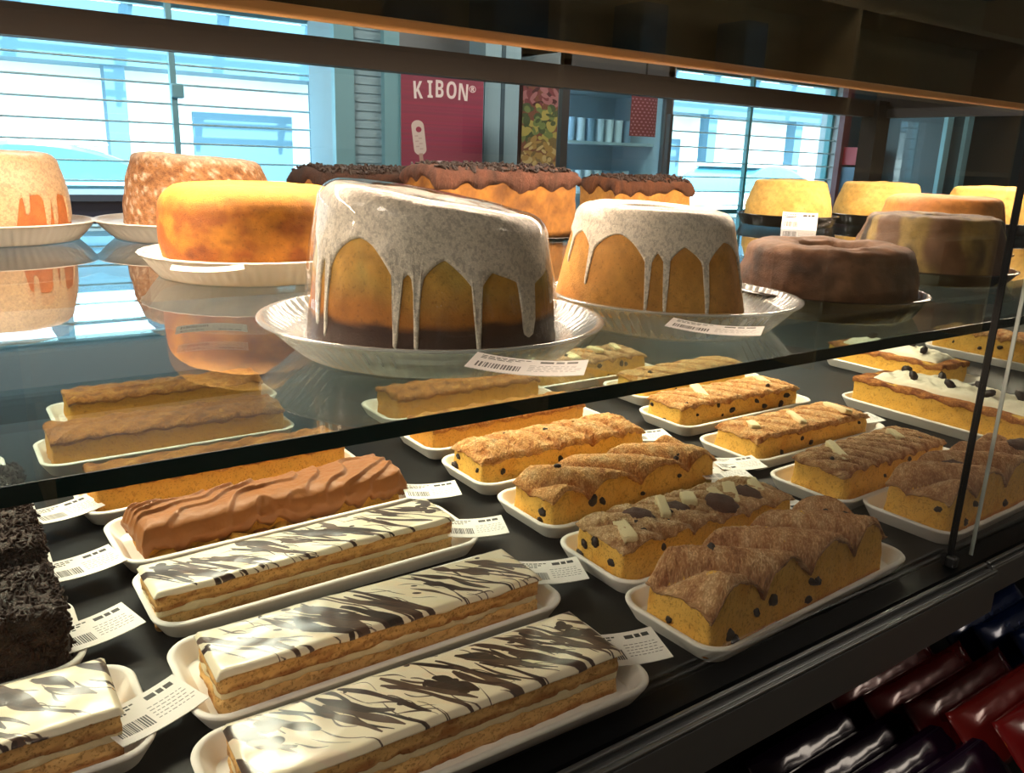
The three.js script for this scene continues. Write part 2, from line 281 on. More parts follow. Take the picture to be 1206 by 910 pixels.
{ // added wall shelf, out of view, gives the dark hood something to mirror
  const t = thing('added_goods_shelf', 'added beige shelf unit with boxes, out of view, for the hood to mirror', 'shelf unit', [3.2, 0, ZF - 0.22]);
  const bm = std({ color: '#b59c74', roughness: 0.6 });
  part('back_panel', boxAt(-3, 3, 0, 2.3, 0.16, 0.2), bm, t); for (let k = 0; k < 5; k++) part('shelf', boxAt(-3, 3, 0.3 + k * 0.42, 0.33 + k * 0.42, -0.2, 0.16), bm, t);
  for (const x of [-3, -1, 1, 2.97]) part('upright', boxAt(x, x + 0.03, 0, 2.3, -0.2, 0.16), bm, t);
  const r = rng(77), bx = [0.16, 0.22, 0.28].map(w => rbox(w, 0.26, 0.2, 0.01)), mats = [['dark red', '#7c2a2c'], ['white', '#e6e2d8'], ['slate blue', '#4a6274'], ['tan', '#b98c52']].map(([n, c]) => [n, std({ color: c, roughness: 0.6 })]);
  for (let k = 2; k < 5; k++) for (let i = 0; i < 5; i++) { const m = mats[Math.floor(r() * 4)], w = Math.floor(r() * 3); single('added_goods_box', `${m[0]} added unseen carton on the beige wall shelf, ${['lowest', 'second', 'third', 'top'][k - 1]} filled board`, 'box', bx[w], m[1], [3.2 - 2.7 + i * 0.74 + r() * 0.1, 0.33 + k * 0.42 + 0.13, ZF - 0.24], undefined, 'added cartons on the wall shelf'); }  // added cartons, out of view, only for the mirror image in the hood
}

// ================================================================ outdoors
M.asphalt = std({ color: '#b9b7b2', roughness: 0.9, map: TX.sponge });
M.whiteWall = std({ color: '#e8ecec', roughness: 0.9 });
M.slate = std({ color: '#55788c', roughness: 0.8 });
M.slateDark = std({ color: '#3f5a68', roughness: 0.8 });
M.carWhite = phy({ color: '#e9eef0', roughness: 0.3, clearcoat: 0.8 });
M.carGlass = std({ color: '#4f8ea0', roughness: 0.15 });
M.tyre = std({ color: '#1d1f21', roughness: 0.8 });
struct('ground', boxAt(-40, 60, -0.55, -0.35, -60, ZW - 0.25), M.asphalt);
{
  const t = thing('street_building', 'pale street building with a blue-grey band across the road', 'building', [6, -0.35, -21]);
  part('wall', boxAt(-40, 40, 0, 3.1, -3, 0), M.whiteWall, t);
  part('canopy_band', boxAt(-40, 40, 3.1, 4.3, -3, 1.2), M.slate, t);
  for (let k = 0; k < 12; k++) part('column', boxAt(-0.2, 0.2, 0, 3.1, -0.2, 0.2), M.slate, t, [-30 + k * 4.6, 0, 0.9]);
  for (let k = 0; k < 10; k++) part('shutter', boxAt(-1.2, 1.2, 0.1, 2.3, 0, 0.06), k % 3 ? M.whiteWall : M.slate, t, [-27 + k * 4.6, 0, 0]);
  const roof = thing('steel_canopy', 'open steel canopy frame above the street building', 'canopy', [6, 3.95, -19]);
  for (let k = 0; k < 26; k++) part('girder', boxAt(-0.05, 0.05, 0, 0.9, -1.5, 1.5), M.slateDark, roof, [-26 + k * 2, 0, 0]);
  for (let k = 0; k < 3; k++) part('beam', boxAt(-28, 28, 0.2 + k * 0.35, 0.26 + k * 0.35, 1.4, 1.5), M.slateDark, roof);
}
function car(x, z, turn, label) {
  const t = thing('parked_car', label, 'car', [x, -0.35, z], turn, 'cars parked in the street');
  const s = new THREE.Shape(); s.moveTo(-2.1, 0.3); s.lineTo(-2.1, 0.78); s.quadraticCurveTo(-1.9, 0.95, -1.15, 1.0); s.lineTo(1.75, 1.0); s.quadraticCurveTo(2.1, 0.9, 2.1, 0.6); s.lineTo(2.1, 0.3); s.lineTo(-2.1, 0.3);
  const b = new THREE.ExtrudeGeometry(s, { depth: 1.6, bevelEnabled: true, bevelSize: 0.06, bevelThickness: 0.06, bevelSegments: 3 }); b.translate(0, 0, -0.8); part('body', b, M.carWhite, t);
  const c = new THREE.Shape(); c.moveTo(-1.2, 0.98); c.quadraticCurveTo(-0.6, 1.42, -0.1, 1.47); c.quadraticCurveTo(0.9, 1.5, 1.6, 1.0); c.lineTo(-1.2, 0.98);
  const g = new THREE.ExtrudeGeometry(c, { depth: 1.3, bevelEnabled: true, bevelSize: 0.05, bevelThickness: 0.05, bevelSegments: 2 }); g.translate(0, 0, -0.65); part('cabin_glass', g, M.carGlass, t);
  part('roof', rbox(1.5, 0.06, 1.3, 0.03), M.carWhite, t, [0.2, 1.5, 0]);
  const w = new THREE.CylinderGeometry(0.32, 0.32, 0.2, 20); w.rotateX(Math.PI / 2);
  for (const [wx, wz] of [[-1.3, 0.78], [1.3, 0.78], [-1.3, -0.78], [1.3, -0.78]]) part('wheel', w, M.tyre, t, [wx, 0.32, wz]);
}
{ const c = onZ(870, 215, -10.2); car(c.x, -10.2, 0.15, 'white car with blue-tinted windows parked outside the window by the dark door'); }
{ const c = onZ(20, 205, -12); car(c.x, -12, 0, 'white car parked outside the wide window with many bars'); }

// ================================================================ shop fittings along the window wall
function canvasTex(w, h, draw) { const c = document.createElement('canvas'); c.width = w; c.height = h; draw(c.getContext('2d'), w, h); const t = new THREE.CanvasTexture(c); t.colorSpace = THREE.SRGBColorSpace; return t; }
function rectPx(x0, y0, x1, y1, z) { const a = onZ(x0, (y0 + y1) / 2, z), b = onZ(x1, (y0 + y1) / 2, z), t = onZ((x0 + x1) / 2, y0, z), m = onZ((x0 + x1) / 2, y1, z); return [a.x, b.x, m.y, t.y]; }
{ // ice cream poster on a board
  const z = -4.7, [x0, x1, y0, y1] = rectPx(471, 78, 569, 232, z), w = x1 - x0, h = y1 - y0;
  const t = thing('ice_cream_poster', 'dark pink ice cream poster board with KIBON in white letters', 'poster', [(x0 + x1) / 2, 0, z]);
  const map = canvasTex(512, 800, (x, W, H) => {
    x.fillStyle = '#8c4259'; x.fillRect(0, 0, W, H);  // print colours dulled, background haze put into them
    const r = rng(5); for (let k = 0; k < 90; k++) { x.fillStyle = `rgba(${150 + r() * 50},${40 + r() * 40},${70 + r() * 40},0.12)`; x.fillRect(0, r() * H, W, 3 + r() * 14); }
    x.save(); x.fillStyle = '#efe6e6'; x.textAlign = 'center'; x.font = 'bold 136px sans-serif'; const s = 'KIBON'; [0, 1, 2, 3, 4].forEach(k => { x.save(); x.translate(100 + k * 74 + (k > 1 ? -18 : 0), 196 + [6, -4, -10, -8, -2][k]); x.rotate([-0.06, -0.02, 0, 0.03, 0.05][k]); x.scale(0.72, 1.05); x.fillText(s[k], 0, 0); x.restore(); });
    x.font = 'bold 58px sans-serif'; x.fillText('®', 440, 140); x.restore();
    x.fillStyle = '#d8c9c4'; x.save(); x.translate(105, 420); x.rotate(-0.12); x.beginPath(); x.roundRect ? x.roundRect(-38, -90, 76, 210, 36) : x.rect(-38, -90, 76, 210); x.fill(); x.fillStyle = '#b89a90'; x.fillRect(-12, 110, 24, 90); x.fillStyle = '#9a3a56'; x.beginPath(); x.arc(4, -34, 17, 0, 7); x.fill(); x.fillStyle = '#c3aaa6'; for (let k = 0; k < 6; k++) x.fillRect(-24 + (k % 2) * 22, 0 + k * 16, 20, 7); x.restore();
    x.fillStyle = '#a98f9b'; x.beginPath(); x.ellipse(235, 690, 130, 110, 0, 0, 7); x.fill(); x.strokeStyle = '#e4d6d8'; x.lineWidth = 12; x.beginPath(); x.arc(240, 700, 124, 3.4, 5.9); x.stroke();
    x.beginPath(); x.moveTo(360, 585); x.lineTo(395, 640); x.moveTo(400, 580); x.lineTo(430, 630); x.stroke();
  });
  part('board', boxAt(-w / 2, w / 2, 0.02, y1, -0.03, 0), M.frame, t);
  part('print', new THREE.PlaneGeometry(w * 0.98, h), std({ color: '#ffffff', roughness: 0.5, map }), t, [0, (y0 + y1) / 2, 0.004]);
  part('foot', boxAt(-w / 2, w / 2, 0, 0.02, -0.2, 0.2), M.frame, t);
}
{ // pale brick-like glazed cabinet between window and poster
  const z = -4.74, [x0, x1, , y1] = rectPx(393, 66, 468, 232, z);
  const t = thing('glass_cabinet', 'pale blue upright cabinet with louvred front beside the pink poster', 'cabinet', [(x0 + x1) / 2, 0, z]), w = x1 - x0;
  part('body', boxAt(-w / 2, w / 2, 0, y1 + 0.2, -0.36, -0.02), M.pierBlue, t);
  part('frame', mergeGeometries([boxAt(-w / 2, -w / 2 + 0.12, 0.02, y1 + 0.2, -0.02, 0.03), boxAt(w / 2 - 0.1, w / 2, 0.02, y1 + 0.2, -0.02, 0.03)]), M.frame, t);
  for (let y = 0.3; y < y1 + 0.15; y += 0.05) part('louvre', boxAt(-w / 2 + 0.12, w / 2 - 0.1, y, y + 0.043, -0.02, -0.014), M.pierBlue, t);
}
{ // panel with photographs of food
  const z = -4.4, [x0, x1, , y1] = rectPx(613, 84, 656, 235, z), w = x1 - x0;
  const t = thing('food_photo_panel', 'narrow panel printed with red green and yellow food photographs', 'poster', [(x0 + x1) / 2, 0, z]);
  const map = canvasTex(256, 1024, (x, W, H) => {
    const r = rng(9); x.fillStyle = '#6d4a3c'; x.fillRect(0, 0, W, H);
    [['#6c3a40', '#94666a', '#45282e'], ['#66784a', '#9a9352', '#44543a'], ['#947c4a', '#b0a070', '#6c6040'], ['#84503f', '#b08c50', '#4c3428']].forEach((p, k) => { for (let i = 0; i < 70; i++) { x.fillStyle = p[Math.floor(r() * 3)]; x.beginPath(); x.ellipse(r() * W, k * 250 + r() * 250, 14 + r() * 30, 10 + r() * 22, r() * 3, 0, 7); x.fill(); } });  // food colours greyed, background haze mixed into the print
  });
  part('board', boxAt(-w / 2, w / 2, 0.02, y1, -0.03, 0), M.brownMetal, t);
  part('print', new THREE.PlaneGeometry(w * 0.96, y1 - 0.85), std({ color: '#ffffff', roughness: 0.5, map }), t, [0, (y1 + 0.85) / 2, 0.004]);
  part('foot', boxAt(-w / 2, w / 2, 0, 0.02, -0.2, 0.2), M.frame, t);
}
{ // pale pillar between poster and photo panel
  const z = -4.75, [x0, x1] = rectPx(570, 80, 611, 230, z);
  const t = thing('metal_pillar', 'pale blue metal pillar beside the food photograph panel', 'pillar', [(x0 + x1) / 2, 0, z - 0.1]), w = x1 - x0;
  part('shaft', boxAt(-w / 2, w / 2, 0, CEIL, -0.1, 0.1), M.pierBlue, t); part('groove', boxAt(-0.015, 0.015, 0, CEIL, 0.1, 0.105), M.slateDark, t);
}
{ // upright steel fridge with a glass door
  const z = -4.55, [x0, x1, , y1] = rectPx(658, 96, 786, 245, z), w = x1 - x0, h = y1 + 0.25;
  M.fridgeSteel = std({ color: '#b9cad2', roughness: 0.4 });
  const t = thing('drinks_fridge', 'tall pale fridge with a glass door beside the food photograph panel', 'fridge', [(x0 + x1) / 2, 0, z - 0.3]);
  part('cabinet', mergeGeometries([boxAt(-w / 2, w / 2, 0, h, -0.3, -0.26), boxAt(-w / 2, -w / 2 + 0.04, 0, h, -0.26, 0.28), boxAt(w / 2 - 0.04, w / 2, 0, h, -0.26, 0.28), boxAt(-w / 2, w / 2, h - 0.1, h, -0.26, 0.28), boxAt(-w / 2, w / 2, 0, 0.2, -0.26, 0.28)]), M.fridgeSteel, t);
  for (let k = 0; k < 4; k++) part('shelf', boxAt(-w / 2 + 0.04, w / 2 - 0.04, 0.55 + k * 0.36, 0.57 + k * 0.36, -0.26, 0.2), M.fridgeSteel, t);
  const d = part('door', mergeGeometries([boxAt(-w / 2, -w / 2 + 0.06, 0.2, h - 0.1, 0.28, 0.32), boxAt(w / 2 - 0.06, w / 2, 0.2, h - 0.1, 0.28, 0.32), boxAt(-w / 2, w / 2, h - 0.18, h - 0.1, 0.28, 0.32), boxAt(-w / 2, w / 2, 0.2, 0.3, 0.28, 0.32)]), M.metal, t);
  part('door_pane', new THREE.PlaneGeometry(w - 0.12, h - 0.48), M.windowGlass, d, [0, h / 2 + 0.06, 0.3]);
  part('door_handle', boxAt(w / 2 - 0.05, w / 2 - 0.02, 0.9, 1.5, 0.32, 0.36), M.metal, d);
  part('added_lamp_strip', boxAt(-w / 2 + 0.05, -w / 2 + 0.07, 0.3, h - 0.15, 0.2, 0.24), std({ color: '#ffffff', emissive: '#e8f4ff', emissiveIntensity: 2 }), t);  // added glowing strip that brightens the fridge interior
  const fl = new THREE.RectAreaLight('#e6f3ff', 26, 0.03, h - 0.45); fl.position.set(-w / 2 + 0.08, h / 2 + 0.07, 0.2); fl.lookAt(t.position.x + 0.3, h / 2 + 0.07, t.position.z - 0.3); t.add(fl);  // area light of the added strip
  const r = rng(31), cup = new THREE.CylinderGeometry(0.035, 0.03, 0.16, 12);
  const drinkMats = ['#d7e0e4', '#b9c8d2', '#7e98ac', '#c9d8dd'].map(c => std({ color: c, roughness: 0.4 }));
  for (let s = 0; s < 2; s++) for (let k = 0; k < 9; k++) { const x = (x0 + x1) / 2 - w / 2 + 0.11 + k * (w - 0.2) / 9; const dm = Math.floor(r() * 4); single('drink_bottle', `small ${['white', 'pale grey', 'slate blue', 'ice blue'][dm]} bottle on a ${s ? 'higher' : 'lower'} shelf of the tall fridge`, 'bottle', cup, drinkMats[dm], [x, 0.93 + 0.36 * s + 0.08, z - 0.25], undefined, s ? 'bottles on a higher fridge shelf' : 'bottles on a lower fridge shelf'); }
}
{ // dark red dotted banner hung by the fridge
  const z = -4.15, [x0, x1, y0, y1] = rectPx(741, 100, 772, 161, z), w = x1 - x0;
  const map = canvasTex(128, 256, (x, W, H) => { x.fillStyle = '#5a2430'; x.fillRect(0, 0, W, H); x.fillStyle = '#8d6a72'; for (let j = 0; j < 16; j++) for (let i = 0; i < 8; i++) { x.beginPath(); x.arc(8 + i * 16 + (j % 2) * 8, 8 + j * 16, 4, 0, 7); x.fill(); } });
  const t = thing('hanging_banner', 'dark red dotted banner hanging in front of the tall pale fridge', 'banner', [(x0 + x1) / 2, y0, z]);
  const pr = part('cloth', gridGeo(16, 4, (u, v) => { const a = (u - 0.5) * 2.4; return [Math.sin(a) / Math.sin(1.2) * w / 2, (1 - v) * (y1 - y0), Math.cos(a) * 0.04, u, 1 - v]; }), std({ color: '#ffffff', roughness: 0.7, map, side: THREE.DoubleSide }), t);
  part('cord', boxAt(-0.004, 0.004, y1 - y0, CEIL - y0, 0.01, 0.018), M.blackMatte, t);
}
{ // dark low counter under the wide window
  const z = -4.4, [x0, x1, , y1] = rectPx(-40, 226, 158, 250, z);
  const t = thing('low_cabinet', 'dark blue low cabinet standing under the wide barred window', 'cabinet', [(x0 + x1) / 2, 0, z]), w = x1 - x0;
  part('body', boxAt(-w / 2, w / 2, 0, y1 - 0.03, -0.3, 0.2), std({ color: '#2b3550', roughness: 0.5 }), t); part('top', boxAt(-w / 2 - 0.02, w / 2 + 0.02, y1 - 0.03, y1, -0.32, 0.22), std({ color: '#4a5a70', roughness: 0.4 }), t);
}
{ // open cooler at the right with red trim and pale strips
  const z = -4.3, [x0, x1, , y1] = rectPx(1112, 118, 1230, 240, z), w = x1 - x0;
  const t = thing('dark_cooler', 'dark upright drinks cooler with pale frame strips right of the door', 'fridge', [(x0 + x1) / 2, 0, z - 0.3]), h = y1 + 0.3;
  const dk = std({ color: '#26404a', roughness: 0.35 });
  part('body', boxAt(-w / 2, w / 2, 0, h, -0.3, 0.25), dk, t);
  for (const x of [-w / 2 + 0.05, -w / 2 + 0.42]) part('frame_strip', boxAt(x - 0.05, x + 0.05, 0.05, h, 0.25, 0.29), M.frame, t);
  part('door_pane', new THREE.PlaneGeometry(w - 0.5, h - 0.2), M.windowGlass, t, [0.2, h / 2, 0.27]);
  const z2 = -5.05, [a, b, c, d] = rectPx(1002, 176, 1092, 196, z2);
  const s = thing('snack_shelf_unit', 'dark shelf unit with a red band in front of the glazed door', 'shelf unit', [(a + b) / 2, 0, z2]);
  part('body', boxAt((a - b) / 2, (b - a) / 2, 0, c - 0.02, -0.12, 0.1), std({ color: '#3c5a70', roughness: 0.5 }), s);
  part('red_band', boxAt((a - b) / 2, (b - a) / 2, c, d, -0.12, 0.12), std({ color: '#8c2430', roughness: 0.5 }), s);
  part('backboard', boxAt((a - b) / 2, (b - a) / 2, c - 0.02, d + 0.75, -0.14, -0.12), std({ color: '#1c3a46', roughness: 0.5 }), s);
}

// ================================================================ the display case
const X0 = -1.6, X1 = 3.28, ZB = -2.08, ZG = -0.338, SH = DECK + 0.193, ST = 0.011, SFZ = -0.456;
const cs = thing('display_case', 'black bakery display case with grey metal front rail and glass front', 'display case', [0, 0, 0]);
part('deck', boxAt(X0, X1, DECK - 0.03, DECK, ZB, ZG + 0.012), M.black, cs);
part('base_panel', boxAt(X0, X1, 0.1, DECK - 0.03, ZB, -0.62), M.blackMatte, cs);
part('plinth', boxAt(X0, X1, 0, 0.1, ZB + 0.05, -0.66), M.blackMatte, cs);
const SEAM = 0.795;
function rail(x0, x1, dz, dy) {
  const f = part('front_rail', mergeGeometries([boxAt(x0, x1, DECK - 0.046 + dy, DECK - 0.006, ZG + 0.012, ZG + 0.03 + dz)]), M.railGrey, cs);
  const lip = rbox(x1 - x0, 0.0035, 0.004, 0.0015);
  for (const [y, z] of [[-0.004, 0.0275 + dz], [-0.0015, 0.017], [-0.006, 0.022]]) part('rail_lip', lip, M.metal, f, [(x0 + x1) / 2, DECK + y, ZG + z]);
}
rail(X0, SEAM - 0.002, 0, 0); rail(SEAM + 0.002, X1, -0.006, 0.012);
const paneA = part('front_pane', boxAt(X0, SEAM - 0.044, DECK - 0.005, DECK + 0.50, ZG + 0.001, ZG + 0.0015), M.glass, cs);
const paneB = part('front_pane', boxAt(SEAM - 0.04, X1, DECK - 0.005, DECK + 0.50, ZG + 0.001, ZG + 0.0015), M.glass, cs);
part('pane_seal', boxAt(SEAM - 0.0428, SEAM - 0.0412, DECK - 0.005, DECK + 0.50, ZG - 0.002, ZG + 0.004), M.blackMatte, cs);
part('pane_clip', rbox(0.009, 0.012, 0.01, 0.003), M.metalDark, cs, [SEAM - 0.042, DECK + 0.006, ZG + 0.004]);
part('pane_edge', boxAt(SEAM + 0.001, SEAM + 0.0021, DECK - 0.004, DECK + 0.5, ZG - 0.001, ZG + 0.0025), std({ color: '#b9c4c2', roughness: 0.3 }), cs);
part('rear_header', boxAt(X0, X1, DECK + 0.565, DECK + 0.628, ZB - 0.01, ZB + 0.04), M.brownMetal, cs);
part('corner_post', boxAt(X1 - 0.09, X1, DECK, DECK + 0.628, ZB - 0.01, ZB + 0.06), M.blackMatte, cs);
part('corner_post', boxAt(X0, X0 + 0.06, DECK, DECK + 0.628, ZB - 0.01, ZB + 0.06), M.blackMatte, cs);
part('end_header', boxAt(X1 - 0.03, X1, DECK + 0.565, DECK + 0.6, ZB + 0.05, -0.76), M.metalDark, cs);
part('end_pane', boxAt(X1 - 0.002, X1 - 0.001, DECK, DECK + 0.56, ZB + 0.05, ZG), M.glass, cs);
const FZ = -0.75, FY = DECK + 0.474;
M.fascia = std({ color: '#4d5354', roughness: 0.1, metalness: 1 });
part('hood_fascia', boxAt(X0, X1, FY + 0.006, FY + 0.42, FZ - 0.012, FZ), M.fascia, cs);
part('hood_trim', rbox(X1 - X0, 0.01, 0.018, 0.003), std({ color: '#cf9457', roughness: 0.45 }), cs, [(X0 + X1) / 2, FY + 0.003, FZ - 0.004]);
part('hood_end', boxAt(X1 - 0.02, X1, DECK + 0.6, FY + 0.42, ZB, FZ), M.blackMatte, cs);
part('hood_end', boxAt(X0, X0 + 0.02, DECK + 0.6, FY + 0.42, ZB, FZ), M.blackMatte, cs);
{ // warm lamp strip of the case, behind the hood
  const t = thing('case_lamp', 'warm strip lamp hidden behind the dark hood of the display case', 'lamp', [(X0 + X1) / 2, DECK + 0.66, -1.12]), w = X1 - X0 - 0.1;
  part('lamp_housing', boxAt(-w / 2, w / 2, 0, 0.03, -0.035, 0.035), M.metalDark, t);
  part('lamp_tube', boxAt(-w / 2 + 0.02, w / 2 - 0.02, -0.004, 0, -0.025, 0.025), std({ color: '#ffffff', emissive: '#ffe4c4', emissiveIntensity: 4 }), t);
  const l = new THREE.RectAreaLight('#ffe2c2', 100, w - 0.04, 0.05); l.position.set(0, -0.006, 0); l.rotation.x = -Math.PI / 2; t.add(l);
}
{ // glass shelf
  const t = thing('glass_shelf', 'thick clear glass shelf with dark green edge holding the round cakes', 'shelf', [0, 0, 0]);
  const a = X0 + 0.05, b = X1 - 0.14, zb = ZB + 0.09;
  const p = part('shelf_sheet', new THREE.PlaneGeometry(b - a, SFZ - zb), M.shelfGlass, t, [(a + b) / 2, SH, (SFZ + zb) / 2], [-Math.PI / 2, 0, 0]);
  part('shelf_sheet', new THREE.PlaneGeometry(b - a, SFZ - zb), M.shelfGlass, t, [(a + b) / 2, SH - ST, (SFZ + zb) / 2], [Math.PI / 2, 0, 0]);
  part('shelf_edge', boxAt(a, b, SH - ST, SH, SFZ - 0.0015, SFZ), M.glassEdge, t);
  part('shelf_edge', boxAt(a, b, SH - ST, SH, zb, zb + 0.0015), M.glassEdge, t);
  for (const x of [a + 0.1, 1.2, b - 0.1]) part('bracket', boxAt(x - 0.012, x + 0.012, SH - ST - 0.03, SH - ST - 0.0005, ZB + 0.03, ZB + 0.2), M.metalDark, t);
}

// ================================================================ cakes on foam trays on the deck
const FLOOR_Y = DECK + TRAY_FLOOR;
function marbled(seed, dense) {                 // feathered chocolate in pale icing: dye on the surface
  return canvasTex(1024, 256, (x, W, H) => {
    const r = rng(seed); x.fillStyle = '#f6ead0'; x.fillRect(0, 0, W, H);
    for (let k = 0; k < 40; k++) { x.fillStyle = `rgba(${235 + r() * 20},${214 + r() * 20},${170 + r() * 30},0.25)`; x.beginPath(); x.ellipse(r() * W, r() * H, 60 * r() + 20, 20 * r() + 6, 0.6, 0, 7); x.fill(); }
    // smooth tapering streaks, each a filled sliver with a gentle S bend
    const sliver = (x0, y0, x1, y1, w, c) => { const n = 22, L = [], Rr = [], ph = r() * 6, am = 5 + r() * 9, dx = x1 - x0, dy = y1 - y0, l = Math.hypot(dx, dy) || 1; for (let i = 0; i <= n; i++) { const t = i / n, o = am * Math.sin(t * 4 + ph), ww = w * Math.pow(Math.sin(Math.PI * (0.06 + 0.9 * t)), 0.7) * (1 + 0.3 * Math.sin(t * 8 + ph * 2)) / 2, px = x0 + dx * t - dy / l * o, py = y0 + dy * t + dx / l * o; L.push([px - dy / l * ww, py + dx / l * ww]); Rr.unshift([px + dy / l * ww, py - dx / l * ww]); } x.fillStyle = c; x.beginPath(); [...L, ...Rr].forEach((p, i) => i ? x.lineTo(p[0], p[1]) : x.moveTo(p[0], p[1])); x.closePath(); x.fill(); };
    const browns = ['#3a2622', '#4b352e', '#30221f', '#5a4338'];
    for (let k = 0; k < 44 + dense * 60; k++) { const p = -150 + r() * (W + 150), a = r() * 0.5, b = a + 0.25 + r() * 0.5, sl = 190 + r() * 120; sliver(p + sl * a, H * a - 12, p + sl * b, H * b + 8, 8 + r() * r() * 44, browns[Math.floor(r() * 4)]); }
    for (let k = 0; k < 60; k++) { const p = -150 + r() * (W + 150), a = r(), sl = 230; sliver(p + sl * a, H * a, p + sl * (a + 0.15 + r() * 0.25), H * (a + 0.12 + r() * 0.25), 2 + r() * 5, 'rgba(66,46,40,0.9)'); }
    for (let k = 0; k < 14; k++) { x.fillStyle = '#3a2721'; x.beginPath(); x.ellipse(r() * W, r() * H, 5 + r() * 10, 3 + r() * 6, 0.5, 0, 7); x.fill(); }
    if (dense > 0.3) for (const ex of [20 + r() * 60, W - 90 + r() * 60]) { x.fillStyle = '#34231f'; for (let k = 0; k < 6; k++) { x.beginPath(); x.ellipse(ex + r() * 50 - 25, 40 + r() * 120, 14 + r() * 22, 9 + r() * 12, 0.4, 0, 7); x.fill(); } }
  });
}
function icedSlice(x, z, turn, L, W, seed, dense, label, group) {
  const t = thing('iced_layer_cake', label, 'cake', [x, FLOOR_Y, z], turn, group);
  const h1 = 0.0125, hc = 0.0042, h2 = 0.015, bend = (xx) => 0.0018 * noise(xx * 14 + seed, seed * 3.3);
  const g1 = blockGeo(L, W, h1, { r: 0.0025, seed, amp: 0.0016, ny: 5, freq: 110 });
  part('sponge_layer', vcol(g1, (a, b, c) => mixc([1, 1, 1], [0.62, 0.42, 0.26], smooth(0.05, 0.45, fbm(a * 60, b * 160, c * 60 + seed) + (b < 0.003 ? 0.35 : 0)))), M.spongeVC, t);
  const gc = blockGeo(L - 0.001, W - 0.001, hc + 0.002, { r: 0.0022, seed: seed + 3, amp: 0.0022, ny: 4, freq: 60 });
  part('cream_filling', gc, M.cream, t, [0, h1 - 0.001, 0]);
  const g2 = blockGeo(L, W, h2, { r: 0.0025, seed: seed + 7, amp: 0.0016, ny: 6, freq: 110, top: (a) => bend(a) });
  part('sponge_layer', vcol(g2, (a, b, c) => mixc([1, 0.98, 0.94], [0.5, 0.32, 0.2], clamp(smooth(0.0, 0.4, fbm(a * 60 + 9, b * 160, c * 60 + seed)) + (b > h2 - 0.004 + 0.003 * noise(a * 90, seed) ? 0.75 : 0) + (b < 0.003 + 0.003 * noise(a * 70, seed + 5) ? 0.7 : 0)))), M.spongeVC, t, [0, h1 + hc, 0]);
  const r = rng(seed * 13);
  const ic = toppingGeo(L, W, h1 + hc + h2, { top: (a, b) => bend(a) + 0.0006 * noise(a * 60, b * 60, seed), drop: (a, b) => 0.0012 + 0.0035 * Math.max(0, noise(a * 40 + seed, b * 40)), edge: 0.005, lift: 0.0016, over: 0.0014, uvm: false, seed });
  part('icing', ic, phy({ color: '#ffffff', map: marbled(seed, dense), roughness: 0.34, clearcoat: 0.7, clearcoatRoughness: 0.16, bumpMap: TX.fine, bumpScale: 0.00015 }), t);
  return t;
}
M.spongeVC = bake('#eec07a', 0.85, 0.0022, 'sponge', 'spongeB', true);
M.loafVC = bake('#f0bd58', 0.8, 0.001, 'sponge', 'spongeB', true);

